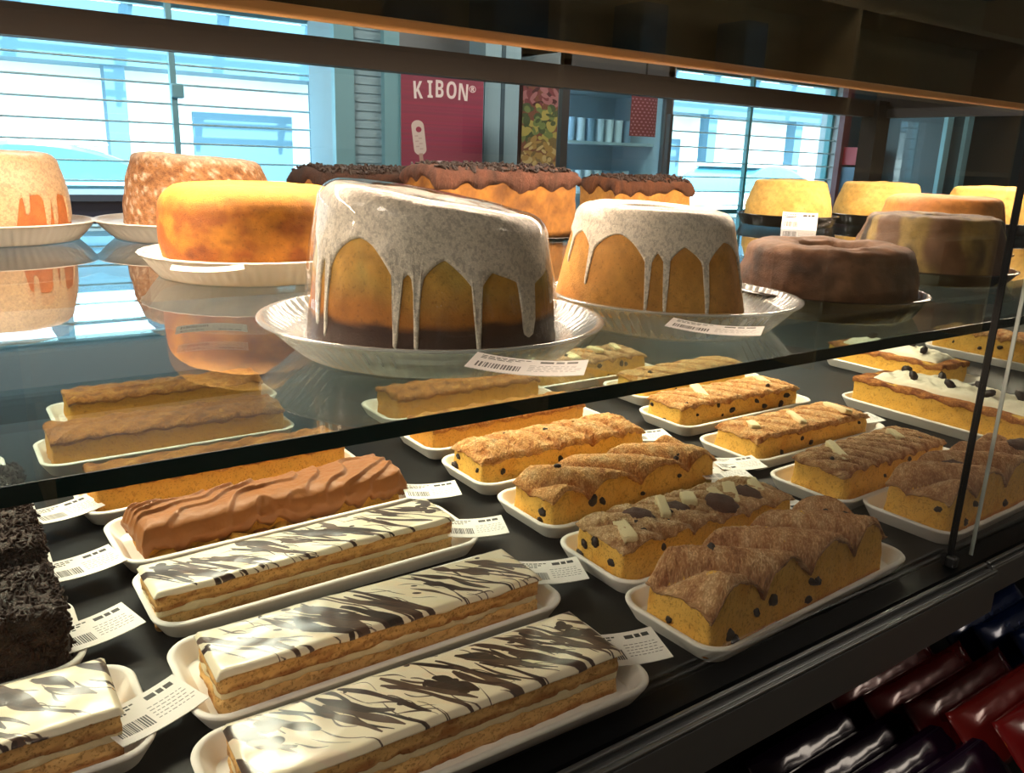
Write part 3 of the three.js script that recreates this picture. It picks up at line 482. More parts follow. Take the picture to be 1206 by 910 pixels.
// streusel-topped loaves with diagonal ridges, raisins in the crumb
function loaf(x, z, turn, L, W, H, o, label, group) {
  const { seed = 1, ridges = 4, amp = 0.006, slant: slant0 = 0.8, tone = 0, raisins = 14, banana = 0, dome = 0.003, mounds = 0, rough = 0.4, deep = amp > 0.012 ? 0.8 : 0.6 } = o;
  const slant = -slant0;
  const t = thing('fruit_loaf_cake', label, 'cake', [x, FLOOR_Y, z], turn, group);
  const top = (a, b) => {
    const s = (a + b * slant) / L * ridges + 0.5 + 0.08 * noise(a * 25, b * 25, seed), f = s - Math.floor(s), k = Math.floor(s);
    const lobe = Math.pow(Math.max(0, Math.sin(Math.PI * Math.pow(f, 0.8))), deep) * (0.8 + 0.4 * (0.5 + 0.5 * Math.sin(k * 12.9 + seed)));
    const end = smooth(L / 2 + 0.004, L / 2 - 0.02, Math.abs(a)) * 0.75 + 0.25;
    return (amp * lobe + dome * (1 - (2 * b / W) ** 2)) * end + rough * (0.0032 * fbm(a * 80, b * 80, seed, 3) + 0.0016 * noise(a * 200, b * 200, seed));
  };
  const g = blockGeo(L, W, H, { r: 0.004, seed, amp: 0.0014, freq: 90, top, nx: 80, nz: 20, ny: 10, flare: 0.002 });
  part('crumb', vcol(g, (a, b, c) => { const n = fbm(a * 45, b * 45, c * 45 + seed, 3); return mixc(mixc([1, 1, 1], [0.9, 0.75, 0.5], smooth(0, 0.5, n)), [0.72, 0.42, 0.18], smooth(0.0045, 0.0015, b + 0.004 * noise(a * 60, c * 60, seed))); }), M.loafVC, t);
  const light = [C('#ffd091'), C('#efc89d'), C('#f8dcb4')][tone], dark = [C('#cf8842'), C('#ac754c'), C('#c0905f')][tone], sug = [C('#ffe8bd'), C('#f8dfbb'), C('#ffeed2')][tone];
  const tp = toppingGeo(L, W, H, { nx: 150, nz: 44, top: (a, b) => top(a, b) + 0.0009 * noise(a * 420, b * 420, seed) + 0.0005 * noise(a * 210, b * 210, seed + 9), drop: (a, b) => 0.004 + 0.0045 * noise(a * 70 + seed, b * 70), lift: 0.002, over: 0.0014, bulge: 0.001, edge: 0.004, seed,
    color: (a, b, e) => { const s = (a + b * slant) / L * ridges + 0.5 + 0.08 * noise(a * 25, b * 25, seed), f = s - Math.floor(s); const cr = smooth(0.22, 0.02, Math.min(f, 1 - f)); const n = fbm(a * 70, b * 70, seed + 3, 4); return mixc(mixc(light, sug, smooth(-0.1, 0.45, n)), dark, clamp(smooth(0.0, -0.45, n) * 0.7 + cr * 0.55 + (e > 0.5 ? 0.25 : 0))); } });
  part('streusel_crust', tp, M.crustVC, t);
  const r = rng(seed * 77 + 5);
  for (let k = 0; k < raisins; k++) {
    const s = 0.0022 + r() * 0.0026, m = part('raisin', raisinGeo, M.raisin, t); m.scale.set(s * (1 + r() * 0.5), s, s);
    const w = r(); if (w < 0.6) m.position.set((r() - 0.5) * L * 0.92, 0.005 + r() * (H - 0.008), W / 2 + 0.001); else if (w < 0.78) m.position.set(-L / 2 - 0.001, 0.005 + r() * (H - 0.01), (r() - 0.5) * W * 0.8); else { const a = (r() - 0.5) * L * 0.9, b = (r() - 0.3) * W * 0.6; m.position.set(a, H + top(a, b), b); }
    m.rotation.set(r() * 3, r() * 3, r() * 3);
  }
  for (let k = 0; k < banana; k++) {
    const a = -L / 2 + 0.016 + (L - 0.035) * (k + 0.4 * r()) / Math.max(1, banana - 0.6), b = (r() - 0.5) * W * 0.25, m = part('banana_slice', chunkGeo, M.banana, t);
    m.scale.set(0.009 + r() * 0.006, 0.008, W * (0.35 + 0.5 * r())); m.position.set(a, H + top(a, b) + 0.001, b); m.rotation.set((r() - 0.5) * 0.3, slant * 0.6 + (r() - 0.5) * 0.4, (r() - 0.5) * 0.4);
  }
  for (let k = 0; k < mounds; k++) {
    const a = -L / 2 + 0.03 + (L - 0.06) * (k + 0.5 * r()) / Math.max(1, mounds - 0.5), b = (r() - 0.4) * W * 0.5, m = part('dried_plum', raisinGeo, M.plum, t);
    m.scale.set(0.012 + r() * 0.005, 0.007, 0.017 + r() * 0.006); m.position.set(a, H + top(a, b) + 0.001, b); m.rotation.set(0, 0.5 + r(), (r() - 0.5) * 0.4);
  }
  return t;
}
M.plum = std({ color: '#5a3426', roughness: 0.6, bumpMap: TX.crustB, bumpScale: 0.002 });

// ---- column of cream slices with marbled icing (between the chocolate cakes and the fruit loaves)
const TL = 0.292, TW = 0.107;
const MX = 0.243;
tray(0.23, -0.394, -0.03, TL, TW, 'white foam tray under the iced layer cake nearest the metal front rail');
icedSlice(0.228, -0.391, -0.035, 0.25, 0.058, 21, 0.35, 'iced layer cake with chocolate swirls nearest the metal front rail');
tray(MX, -0.508, -0.01, TL, TW, 'white foam tray under the middle of three iced layer cakes');
icedSlice(MX - 0.002, -0.5, -0.02, 0.252, 0.056, 34, 0.25, 'iced layer cake with chocolate swirls, middle one of three in a row');
tray(MX + 0.002, -0.634, 0.01, TL, TW, 'white foam tray under the iced layer cake beside the brown frosted cake');
icedSlice(MX - 0.009, -0.627, 0.02, 0.262, 0.052, 47, 0.4, 'iced layer cake with chocolate swirls beside the brown frosted cake');
{ // brown cream-frosted roll
  const x = MX + 0.003, z = -0.75, L = 0.254, W = 0.06, H = 0.03, seed = 8;
  tray(MX, -0.752, 0.02, TL, TW, 'white foam tray under the brown frosted cake');
  const t = thing('frosted_cake', 'long cake with brown cream frosting combed in diagonal waves', 'cake', [x, FLOOR_Y, z], 0.05);
  part('crumb', blockGeo(L, W, H, { seed, amp: 0.002, freq: 80 }), M.spongeDeep, t);
  const wave = (a, b) => { const s = a * 25 + b * 44 + 1.9 * noise(a * 14, b * 16, 3) + 0.5 * noise(a * 40, b * 20, 8), f = s - Math.floor(s); return (0.0045 + 0.003 * noise(a * 20, b * 9, 12)) * Math.pow(f, 1.8) * (1 - smooth(0.86, 1, f)) + 0.002 * noise(a * 30, b * 40, 5); };
  const fr = toppingGeo(L, W, H, { nx: 200, nz: 60, k: 8, top: (a, b) => wave(a, b) + 0.004 * (1 - (2 * b / W) ** 2) + 0.0006 * noise(a * 160, b * 160, 2), drop: (a, b) => 0.02 + 0.013 * noise(a * 45, b * 20, 4) + 0.004 * noise(a * 130, b * 40, 9), bulge: 0.0028, over: 0.003, edge: 0.008, lift: 0.003, seed });
  part('frosting', fr, M.frosting, t);
  const r = rng(91); for (let k = 0; k < 7; k++) { const m = part('frosting_dab', chunkGeo, k % 2 ? M.frosting : M.spongeDeep, t); const s = 0.008 + r() * 0.009; m.scale.set(s * 1.6, s * 0.5, s); m.position.set(-L / 2 + 0.012 + k * 0.018, 0.003 + r() * 0.003, W / 2 + 0.004); m.rotation.set(r() - 0.5, r() * 2, r() - 0.5); }
}
function goldSlab(x, z, turn, L, W, H, seed, label, group, crust = M.crustVC, cols = ['#c98a45', '#9a5c2c', '#dba662']) {
  const t = thing('golden_slab_cake', label, 'cake', [x, FLOOR_Y, z], turn, group);
  const top = (a, b) => 0.004 * (1 - (2 * b / W) ** 2) + 0.002 * noise(a * 40, b * 40, seed) + 0.0025 * Math.pow(0.5 + 0.5 * Math.sin((a + b) * 190 + 2 * noise(a * 20, b * 20, seed)), 2);
  part('crumb', blockGeo(L, W, H, { seed, amp: 0.0016, freq: 100, top }), M.spongeDeep, t);
  const c = cols.map(C);
  part('crust', toppingGeo(L, W, H, { top: (a, b) => top(a, b) + 0.001 * noise(a * 200, b * 200, seed), drop: (a, b) => 0.004 + 0.004 * noise(a * 60, b * 60, seed), color: (a, b) => { const n = fbm(a * 60, b * 60, seed); return mixc(mixc(c[0], c[2], smooth(0, 0.4, n)), c[1], smooth(0, -0.35, n)); }, seed }), crust, t);
  return t;
}
tray(MX - 0.012, -0.872, 0, TL, TW, 'white foam tray under the golden slab cake behind the brown frosted cake');
goldSlab(MX - 0.012, -0.872, 0.0, 0.262, 0.066, 0.032, 5, 'golden slab cake with brown crust right behind the brown frosted cake');
tray(MX - 0.03, -1.03, 0, TL, TW, 'white foam tray deep under the glass shelf, second behind the brown frosted cake');
goldSlab(MX - 0.03, -1.03, 0.0, 0.265, 0.07, 0.034, 6, 'brown-topped slab cake under the glass shelf, second behind the brown frosted cake');
tray(MX + 0.0, -1.18, 0, TL, TW, 'white foam tray deep under the glass shelf, third behind the brown frosted cake');
goldSlab(MX + 0.0, -1.18, 0.0, 0.25, 0.066, 0.034, 7, 'brown-topped slab cake under the glass shelf, third behind the brown frosted cake');

// ---- chocolate cakes and one iced cake at the end beside the price labels
const LX = -0.09;
const sprinkle = new THREE.CapsuleGeometry(0.0011, 0.0045, 2, 5);
function chocolateCake(x, z, L, W, H, seed, label, group) {
  const t = thing('chocolate_cake', label, 'cake', [x, FLOOR_Y, z], 0, group);
  const top = (a, b) => 0.004 * fbm(a * 45, b * 45, seed) + 0.002 * noise(a * 160, b * 160, seed);
  const g = blockGeo(L, W, H, { r: 0.008, seed, amp: 0.003, freq: 110, top, nx: 90, nz: 26, ny: 14 });
  part('crumb', g, M.chocDark, t);
  const p = g.attributes.position, n = g.attributes.normal, r = rng(seed * 5), N = 2600, im = shade(new THREE.InstancedMesh(sprinkle, M.chocSprinkle, N)), d = new THREE.Object3D(); im.name = 'chocolate_sprinkles'; im.userData = { kind: 'stuff' };
  for (let k = 0; k < N; k++) { let i; do i = Math.floor(r() * p.count); while (p.getY(i) < 0.006); d.position.set(p.getX(i) + n.getX(i) * 0.0006 + (r() - 0.5) * 0.003, p.getY(i) + n.getY(i) * 0.0006, p.getZ(i) + n.getZ(i) * 0.0006 + (r() - 0.5) * 0.003); d.rotation.set(r() * 6, r() * 6, r() * 6); d.scale.setScalar(0.7 + r() * 0.5); d.updateMatrix(); im.setMatrixAt(k, d.matrix); }
  t.add(im); return t;
}
tray(LX + 0.02, -0.505, 0, TL, TW, 'white foam tray under the iced layer cake cut off beside the chocolate cakes');
icedSlice(LX + 0.022, -0.503, 0, 0.25, 0.062, 58, 0.3, 'iced layer cake with one dark blotch, next to the chocolate cakes');
const chocLabels = ['chocolate cake covered in dark sprinkles, next to the iced layer cake', 'chocolate cake covered in dark sprinkles, middle of the three chocolate cakes', 'chocolate cake covered in dark sprinkles, half hidden under the glass shelf edge'];
[-0.618, -0.738, -0.858].forEach((z, k) => { tray(LX - 0.006 + (k === 0 ? 0.004 : 0), z, 0, TL, TW, ['white foam tray under the chocolate cake next to the iced layer cake', 'white foam tray under the middle chocolate cake', 'white foam tray under the chocolate cake at the shelf edge'][k]); chocolateCake(LX + 0.008, z, 0.25, 0.082, 0.05, 3 + k, chocLabels[k]); });
tray(LX - 0.02, -1.0, 0, TL, TW, 'white foam tray with a slab cake behind the chocolate cakes');
goldSlab(LX - 0.05, -1.0, 0, 0.25, 0.066, 0.034, 9, 'slab cake behind the chocolate cakes under the glass shelf');

// ---- column of fruit loaves in the middle
const RL = 0.286;
tray(0.568, -0.396, 0.045, RL, TW, 'white foam tray under the cinnamon braided loaf at the metal rail');
loaf(0.557, -0.389, 0.05, 0.244, 0.062, 0.031, { seed: 2, ridges: 3.8, amp: 0.023, slant: 1.15, tone: 1, raisins: 12 }, 'braided loaf with brown cinnamon crust on the tray at the metal rail');
tray(0.584, -0.498, -0.01, RL, TW, 'white foam tray under the loaf topped with dried plums');
loaf(0.567, -0.496, -0.01, 0.226, 0.062, 0.034, { seed: 3, ridges: 6, amp: 0.006, slant: 0.9, tone: 2, raisins: 13, banana: 7, mounds: 4, rough: 0.8 }, 'loaf cake topped with dried plums and banana pieces behind the cinnamon braided loaf');
tray(0.594, -0.619, 0.0, RL, TW, 'white foam tray under the braided raisin loaf in the middle of the column');
loaf(0.584, -0.616, 0.02, 0.236, 0.062, 0.029, { seed: 4, ridges: 3.2, amp: 0.019, slant: 1.2, tone: 0, raisins: 14 }, 'golden braided raisin loaf between the plum loaf and the craggy golden loaf');
tray(0.597, -0.741, 0.0, RL, TW, 'white foam tray under the craggy golden loaf');
loaf(0.586, -0.739, -0.03, 0.236, 0.064, 0.03, { seed: 12, ridges: 5, amp: 0.006, slant: 0.4, tone: 0, raisins: 8, dome: 0.008, rough: 1 }, 'craggy golden streusel loaf with pale crumb crust');
tray(0.602, -0.866, 0, RL, TW, 'white foam tray under the plain golden loaf at the shelf edge');
goldSlab(0.595, -0.866, 0, 0.24, 0.066, 0.03, 15, 'plain golden loaf behind the craggy golden streusel loaf', undefined, M.crustVC, ['#e0a050', '#b06a2c', '#edbd72']);
tray(0.612, -0.994, 0, RL, TW, 'white foam tray under the brown slab cake behind the plain golden loaf');
goldSlab(0.612, -0.994, 0, 0.24, 0.066, 0.034, 16, 'brown slab cake under the glass shelf behind the plain golden loaf');

// ---- column of loaves further along
tray(0.924, -0.406, 0.02, RL, TW, 'white foam tray under the brown loaf behind the dark glass seam');
loaf(0.917, -0.403, 0.02, 0.232, 0.064, 0.033, { seed: 21, ridges: 3.4, amp: 0.02, slant: 1.2, tone: 1, raisins: 8, mounds: 2 }, 'brown crusted loaf behind the dark glass seam at the metal rail');
tray(0.902, -0.511, 0.02, RL, TW, 'white foam tray under the ridged brown loaf beside the dark glass seam');
loaf(0.890, -0.508, 0.02, 0.214, 0.064, 0.034, { seed: 22, ridges: 8, amp: 0.005, slant: 0.7, tone: 1, raisins: 5, banana: 2 }, 'loaf with many narrow brown ridges beside the dark glass seam');
tray(0.924, -0.639, 0.0, RL, TW, 'white foam tray under the loaf with pale banana strips');
loaf(0.915, -0.636, -0.03, 0.224, 0.066, 0.03, { seed: 23, ridges: 6, amp: 0.004, slant: 0.7, tone: 0, raisins: 4, banana: 3 }, 'golden loaf with pale banana strips and sugary brown top');
tray(0.944, -0.774, 0.0, RL, TW, 'white foam tray under the ridged loaf with many raisins');
loaf(0.934, -0.772, -0.04, 0.24, 0.066, 0.032, { seed: 24, ridges: 7, amp: 0.005, slant: 0.7, tone: 0, raisins: 12, banana: 2 }, 'golden loaf with browned ridges and many raisins at the shelf edge');
tray(0.992, -0.909, 0.0, RL, TW, 'white foam tray under the small golden loaf at the shelf edge');
loaf(0.987, -0.906, 0, 0.236, 0.06, 0.03, { seed: 25, ridges: 5, amp: 0.005, slant: 0.7, tone: 0, raisins: 4 }, 'golden loaf with light crust under the shelf, before the cream-topped cakes');
tray(0.872, -1.034, 0.0, RL, TW, 'white foam tray under the raisin loaf seen through the glass shelf');
loaf(0.867, -1.032, 0, 0.24, 0.07, 0.034, { seed: 26, ridges: 6, amp: 0.006, slant: 0.7, tone: 1, raisins: 12, banana: 4 }, 'raisin loaf seen through the glass shelf between two round cakes');

// ---- cream-topped cakes at the end of the deck
function creamCake(x, z, turn, L, W, H, seed, label, prunes) {
  const t = thing('cream_topped_cake', label, 'cake', [x, FLOOR_Y, z], turn);
  part('crumb', blockGeo(L, W, H, { seed, amp: 0.0015, freq: 90, nx: 70 }), M.sponge, t);
  const top = (a, b) => 0.003 * noise(a * 40, b * 40, seed);
  part('crust', toppingGeo(L, W, H, { top, drop: (a, b) => 0.006 + 0.005 * noise(a * 60, b * 60, seed), color: (a, b) => mixc(C('#d99a58'), C('#a8653a'), smooth(0.1, -0.3, fbm(a * 60, b * 60, seed))), seed }), M.crustVC, t);
  const w = W * 0.74, l = L * 0.84;
  part('whipped_cream', gridGeo(90, 40, (u, v) => { const a = (u - 0.5), b = (v - 0.5), q = clamp(1 - Math.pow(Math.abs(a * 2), 4)) * clamp(1 - Math.pow(Math.abs(b * 2), 3)); const px = a * l, pz = b * w - W * 0.02; return [px, H + 0.0005 + q ** 0.5 * (0.014 + 0.007 * noise(px * 45, pz * 45, seed) + 0.003 * noise(px * 120, pz * 120, seed)), pz]; }), M.whip, t);
  const r = rng(seed); for (let k = 0; k < prunes; k++) { const a = (-0.4 + 0.8 * (k + 0.5) / prunes) * L * 0.9, b = (k % 2 ? 0.2 : -0.15) * W, m = part('prune', raisinGeo, M.raisin, t); m.scale.set(0.009, 0.006, 0.007); m.position.set(a, H + 0.0165, b); m.rotation.set(r(), r() * 3, r()); }
  return t;
}
const q = -Math.PI / 2;
tray(1.20, -0.575, q, 0.30, 0.12, 'white foam tray under the long cream-topped cake, turned across the deck');
creamCake(1.208, -0.578, q, 0.27, 0.088, 0.042, 41, 'golden cake with whipped cream and prunes, turned across the deck beside the glass seam', 7);
tray(1.42, -0.78, q, 0.26, 0.12, 'white foam tray under the small cream-topped cake further back');
creamCake(1.43, -0.80, q, 0.22, 0.09, 0.036, 43, 'smaller cream-topped cake with prunes behind the long cream cake', 4);
tray(1.72, -0.74, q, 0.28, 0.12, 'white foam tray under the orange loaf at the far end');
loaf(1.72, -0.74, q, 0.25, 0.08, 0.045, { seed: 45, ridges: 5, amp: 0.006, tone: 0, raisins: 6 }, 'orange-gold loaf beyond the small cream-topped cake');

// ================================================================ round cakes on the glass shelf
// plate with fluted wall
function plateGeo(rb, rr, h, { flutes = 72, depth = 0.0011, lip = 0.006, scallop = 0, floor: fl = 0.0026 } = {}) {
  const t = 0.0012, prof = [[0.001, 0.0002], [rb * 0.6, 0.0002], [rb - 0.004, 0.0002], [rb, 0.0015], [lerp(rb, rr, 0.35), h * 0.4], [lerp(rb, rr, 0.7), h * 0.78], [rr - lip * 0.6, h - 0.001], [rr, h - 0.0014], [rr + 0.0006, h], [rr - lip * 0.5, h + 0.0012], [rr - lip, h + 0.0002], [lerp(rb, rr, 0.66), lerp(fl, h, 0.6)], [lerp(rb, rr, 0.34), lerp(fl, h, 0.15)], [lerp(rb, rr, 0.2), fl], [rb * 0.6, fl], [0.001, fl]];
  const NS = flutes * 4;
  return gridGeo(NS, prof.length - 1, (u, v, i, j) => { const a = u * Math.PI * 2, [r, y] = prof[j], w = (j >= 4 && j <= 6) || (j >= 11 && j <= 12) ? 1 : 0, rim = j >= 6 && j <= 10 ? 1 : 0; const rr_ = r + w * depth * Math.cos(a * flutes) + rim * scallop * Math.cos(a * flutes * 0.5); return [rr_ * Math.sin(a), y, rr_ * Math.cos(a), a * r / 0.05, y / 0.05]; });
}
const pClear = plateGeo(0.118, 0.152, 0.03, { flutes: 80, floor: 0.0136 }), pScallop = plateGeo(0.126, 0.15, 0.032, { flutes: 70, scallop: 0.001, floor: 0.0266 });
const PF = 0.0026;                              // where a cake stands above the shelf
const facing = (c) => Math.atan2(-c[0], -c[1]);
// outline of a ring cake: s = 0 at the bottom outside, 1 at the foot of the hole
function ringProfile({ rb, rt, h, hole = 0.03, edge = 0.018, holeTop = 0.012, bow = 0.004 }) {
  const pts = []; const N = 14;
  for (let k = 0; k <= N; k++) { const t = k / N; pts.push([lerp(rb, rt, t) + bow * Math.sin(Math.PI * t), t * (h - edge)]); }
  for (let k = 1; k <= 8; k++) { const a = k / 8 * Math.PI / 2; pts.push([rt - edge + edge * Math.cos(a), h - edge + edge * Math.sin(a)]); }
  if (hole > 0) { const hr = hole + holeTop; for (let k = 1; k <= 5; k++) pts.push([lerp(rt - edge, hr, k / 5), h + 0.002 * Math.sin(Math.PI * k / 5)]); for (let k = 1; k <= 6; k++) { const a = k / 6 * Math.PI / 2; pts.push([hr - holeTop * Math.sin(a), h - holeTop * (1 - Math.cos(a))]); } for (let k = 1; k <= 5; k++) pts.push([hole - 0.004 * k / 5, lerp(h - holeTop, 0.004, k / 5)]); }
  else for (let k = 1; k <= 8; k++) pts.push([lerp(rt - edge, 0.0008, k / 8), h + 0.004 * Math.sin(Math.PI / 2 * k / 8)]);
  const len = [0]; for (let i = 1; i < pts.length; i++) len.push(len[i - 1] + Math.hypot(pts[i][0] - pts[i - 1][0], pts[i][1] - pts[i - 1][1])); const tot = len[len.length - 1];
  const f = s => { const d = clamp(s) * tot; let i = 1; while (i < pts.length - 1 && len[i] < d) i++; const t = (d - len[i - 1]) / (len[i] - len[i - 1] || 1); return [lerp(pts[i - 1][0], pts[i][0], t), lerp(pts[i - 1][1], pts[i][1], t)]; };
  f.tot = tot; f.sOf = i => len[i] / tot; f.top = len[22] / tot; f.side = len[14] / tot; f.n = pts.length; return f;
}
function ringGeo(P, { lean = 0, seed = 1, lump = 0.0015, freq = 22, s0 = () => 0, s1 = 1, off = 0, ni = 140, nj = 70, color = null, uvs = 0.08, tuck = false } = {}) {
  return gridGeo(ni, nj, (u, v) => {
    const a = (u - 0.5) * Math.PI * 2, st = s0(a), sm = P.side * 0.96, s = !tuck ? lerp(st, s1, v) : v < 0.4 ? lerp(Math.min(st, sm - 0.02), sm, v / 0.4) : lerp(sm, s1, (v - 0.4) / 0.6), [r, y] = P(s), q = P(Math.min(1, s + 0.004)), p = P(Math.max(0, s - 0.004)); let nr = q[1] - p[1], ny = -(q[0] - p[0]); const l = Math.hypot(nr, ny) || 1; nr /= l; ny /= l;
    const o = lump * (fbm(Math.sin(a) * r * freq + seed * 5, y * freq, Math.cos(a) * r * freq, 3) * 2) + off * (tuck ? (v === 0 ? -0.6 : smooth(0, 0.06, v) * 0.6 + 0.4) : 1);
    const rr = Math.max(0.0005, r + nr * o), yy = Math.max(0, y + ny * o), x = rr * Math.sin(a), z = rr * Math.cos(a), Y = yy * (1 + lean * x);
    const out = [x, Y, z, a * 0.1 / uvs, s * P.tot / uvs]; if (color) out.push(...color(a, s, x, yy, z)); return out;
  });
}
// how far the glaze runs: close to each run [angle, length, width] it reaches lower, with arches between
function runs(P, base, list, seed) { return a => { let d = 0; for (const [t, len, w] of list) { let da = Math.abs(a - t); da = Math.min(da, Math.PI * 2 - da); d = Math.max(d, len * (0.42 * Math.exp(-da / (w * 5)) + 0.58 * smooth(w * 1.15, w * 0.55, da))); } return clamp(P.side * (base - d) + 0.02 * noise(Math.cos(a) * 3, Math.sin(a) * 3, seed), 0.012, 0.9); }; }
function roundCake(name, label, c, plate, spec = {}) {
  const t = thing(name, label, 'cake', [c[0], SH + (spec.y ?? PF), c[1]], facing(c));
  if (plate) single(plate[2] || 'round_plate', plate[1], 'plate', plate[0], plate[3] || M.platePlastic, [(plate[4] || c)[0], SH + 0.0003, (plate[4] || c)[1]], [0, facing(c), 0]);
  return t;
}
{ // big glazed ring cake wrapped in film
  const c = [0.361, -0.635], P = ringProfile({ rb: 0.111, rt: 0.096, h: 0.115, hole: 0.026, edge: 0.016, bow: 0.001 });
  const lean = -1.25;
  const t = roundCake('glazed_ring_cake', 'large leaning ring cake with sugar glaze runs and dark chocolate base, wrapped in clear film', c, [pClear, 'clear fluted plastic plate under the large leaning glazed ring cake', 'round_plate', M.plateClear], { y: 0.014 });
  const gold = C('#e0ac4a'), green = C('#c9b45c'), deep = C('#c07a22'), choc = C('#3d1c12');
  part('crumb', ringGeo(P, { lean, seed: 3, lump: 0.002, ni: 200, nj: 90, color: (a, s, x, y, z) => { const n = fbm(x * 22, y * 22, z * 22 + 5, 4), k = y - 0.026 - 0.12 * x * 0.25 - 0.006 * noise(x * 40, y * 20, z * 40); return mixc(mixc(mixc(green, gold, smooth(-0.25, 0.2, n)), deep, smooth(0.062, 0.028, y + 0.03 * n)), choc, smooth(0.003, -0.003, k)); } }), M.bakeVC, t);
  const s0 = runs(P, 0.86, [[-1.08, 0.74, 0.05], [-0.93, 0.8, 0.03], [-0.27, 0.8, 0.035], [-0.12, 0.8, 0.03], [0.33, 0.82, 0.035], [0.8, 0.74, 0.1], [1.25, 0.5, 0.06], [1.9, 0.6, 0.08], [2.6, 0.5, 0.08], [-1.9, 0.6, 0.09], [-2.6, 0.7, 0.08]], 4);
  part('sugar_glaze', ringGeo(P, { lean, seed: 3, lump: 0.002, off: 0.0016, s0, s1: P.sOf(36), ni: 420, nj: 120, tuck: true, uvs: 0.05 }), M.glaze, t);
  const F = ringProfile({ rb: 0.113, rt: 0.0985, h: 0.1185, hole: 0, edge: 0.02, bow: 0.002 });
  part('clear_film', ringGeo(F, { lean, seed: 9, lump: 0.0016, freq: 14, ni: 120, nj: 50, off: 0.0015 }), M.film, t);
}
{ // second glazed ring cake
  const c = [0.632, -0.642], P = ringProfile({ rb: 0.102, rt: 0.083, h: 0.103, hole: 0.038, edge: 0.016, bow: 0.001 });
  const t = roundCake('glazed_ring_cake', 'upright orange-gold ring cake with white sugar glaze arches on the fluted plate', c, [plateGeo(0.106, 0.136, 0.031, { flutes: 76, floor: 0.0176 }), 'fluted plastic plate under the upright orange-gold ring cake', 'round_plate', M.plateClear, [0.655, -0.628]], { y: 0.018 });
  const gold = C('#e6ad52'), deep = C('#c47a2a');
  part('crumb', ringGeo(P, { lean: -0.35, seed: 6, lump: 0.0008, ni: 160, color: (a, s, x, y, z) => mixc(gold, deep, clamp(0.35 + 0.9 * fbm(x * 18, y * 18, z * 18 + 3, 4))) }), M.bakeVC, t);
  const s0 = runs(P, 0.93, [[-1.15, 0.45, 0.03], [-0.72, 0.62, 0.03], [-0.02, 0.92, 0.028], [0.17, 0.92, 0.03], [0.62, 0.92, 0.035], [1.35, 0.7, 0.05], [2.0, 0.5, 0.05], [2.8, 0.5, 0.05], [-1.8, 0.5, 0.05], [-2.5, 0.6, 0.05]], 7);
  part('sugar_glaze', ringGeo(P, { lean: -0.35, seed: 6, lump: 0.0008, off: 0.0015, s0, s1: P.sOf(35), ni: 420, nj: 120, tuck: true, uvs: 0.05 }), M.glaze, t);
}
{ // flat yellow round cake
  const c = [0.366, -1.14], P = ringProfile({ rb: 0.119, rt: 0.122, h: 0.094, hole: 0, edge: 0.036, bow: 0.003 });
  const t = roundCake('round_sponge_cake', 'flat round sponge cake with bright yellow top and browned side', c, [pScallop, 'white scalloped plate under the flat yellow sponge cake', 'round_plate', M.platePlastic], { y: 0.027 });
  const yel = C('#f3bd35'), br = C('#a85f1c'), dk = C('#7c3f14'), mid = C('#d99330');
  part('crumb', ringGeo(P, { seed: 12, lump: 0.0012, ni: 160, nj: 80, color: (a, s, x, y, z) => { const n = fbm(x * 20, y * 26, z * 20, 4), topness = smooth(P.side * 0.98, P.top * 1.06, s + 0.12 * n); const side = mixc(mixc(mid, br, smooth(-0.25, 0.15, n)), dk, smooth(0.12, 0.4, fbm(x * 26 + 4, y * 30, z * 26, 3))); return mixc(side, mixc(yel, mid, smooth(0.1, 0.5, n) * 0.5), topness); } }), M.bakeVC, t);  // side truly browned; yellow drawn lower, painting light on the rounded shoulder
}
{ // sugar-dusted cake behind
  const c = [0.432, -1.661], P = ringProfile({ rb: 0.137, rt: 0.118, h: 0.122, hole: 0.04, edge: 0.016 });
  const t = roundCake('sugared_ring_cake', 'tall brown ring cake coated in white sugar grains behind the yellow sponge', c, [plateGeo(0.155, 0.19, 0.034, { floor: 0.0266 }), 'white fluted plate under the sugar-coated ring cake', 'round_plate', M.platePlastic], { y: 0.027 });
  const a0 = C('#a5744a'), b0 = C('#e2d3c0'), c0 = C('#7e5230');
  part('crumb', ringGeo(P, { lean: -0.5, seed: 15, lump: 0.003, ni: 160, color: (a, s, x, y, z) => { const n = fbm(x * 90, y * 90, z * 90, 3); return mixc(mixc(a0, c0, smooth(0, 0.3, -n)), b0, clamp(smooth(0.08, 0.34, n) * 0.8 + smooth(P.side * 0.96, P.top, s) * 0.6)); } }), M.sugarCoat, t);
}
{ // glazed ring cake at the left end
  const c = [0.094, -1.70], P = ringProfile({ rb: 0.118, rt: 0.106, h: 0.12, hole: 0.04, edge: 0.022, bow: 0.006 });
  const t = roundCake('glazed_ring_cake', 'reddish brown ring cake with thick cream glaze beside the sugar-coated cake', c, [plateGeo(0.13, 0.16, 0.034, { floor: 0.0266 }), 'white fluted plate under the reddish brown glazed ring cake', 'round_plate', M.platePlastic], { y: 0.027 });
  part('crumb', ringGeo(P, { seed: 17, lump: 0.001, color: (a, s, x, y, z) => mixc(C('#c87a3e'), C('#a8592a'), clamp(0.4 + fbm(x * 20, y * 20, z * 20))) }), M.bakeVC, t);
  part('sugar_glaze', ringGeo(P, { seed: 17, lump: 0.001, off: 0.0022, s0: runs(P, 0.8, [[0.1, 0.95, 0.22], [0.42, 0.6, 0.05], [0.72, 0.95, 0.05], [0.85, 0.95, 0.05], [1.3, 0.9, 0.16], [-0.5, 0.8, 0.1], [-1.2, 0.8, 0.1], [2.2, 0.8, 0.1], [-2.2, 0.8, 0.1]], 5), s1: P.sOf(36), ni: 320, nj: 100, tuck: true, uvs: 0.06 }), M.glazeTan, t);
}
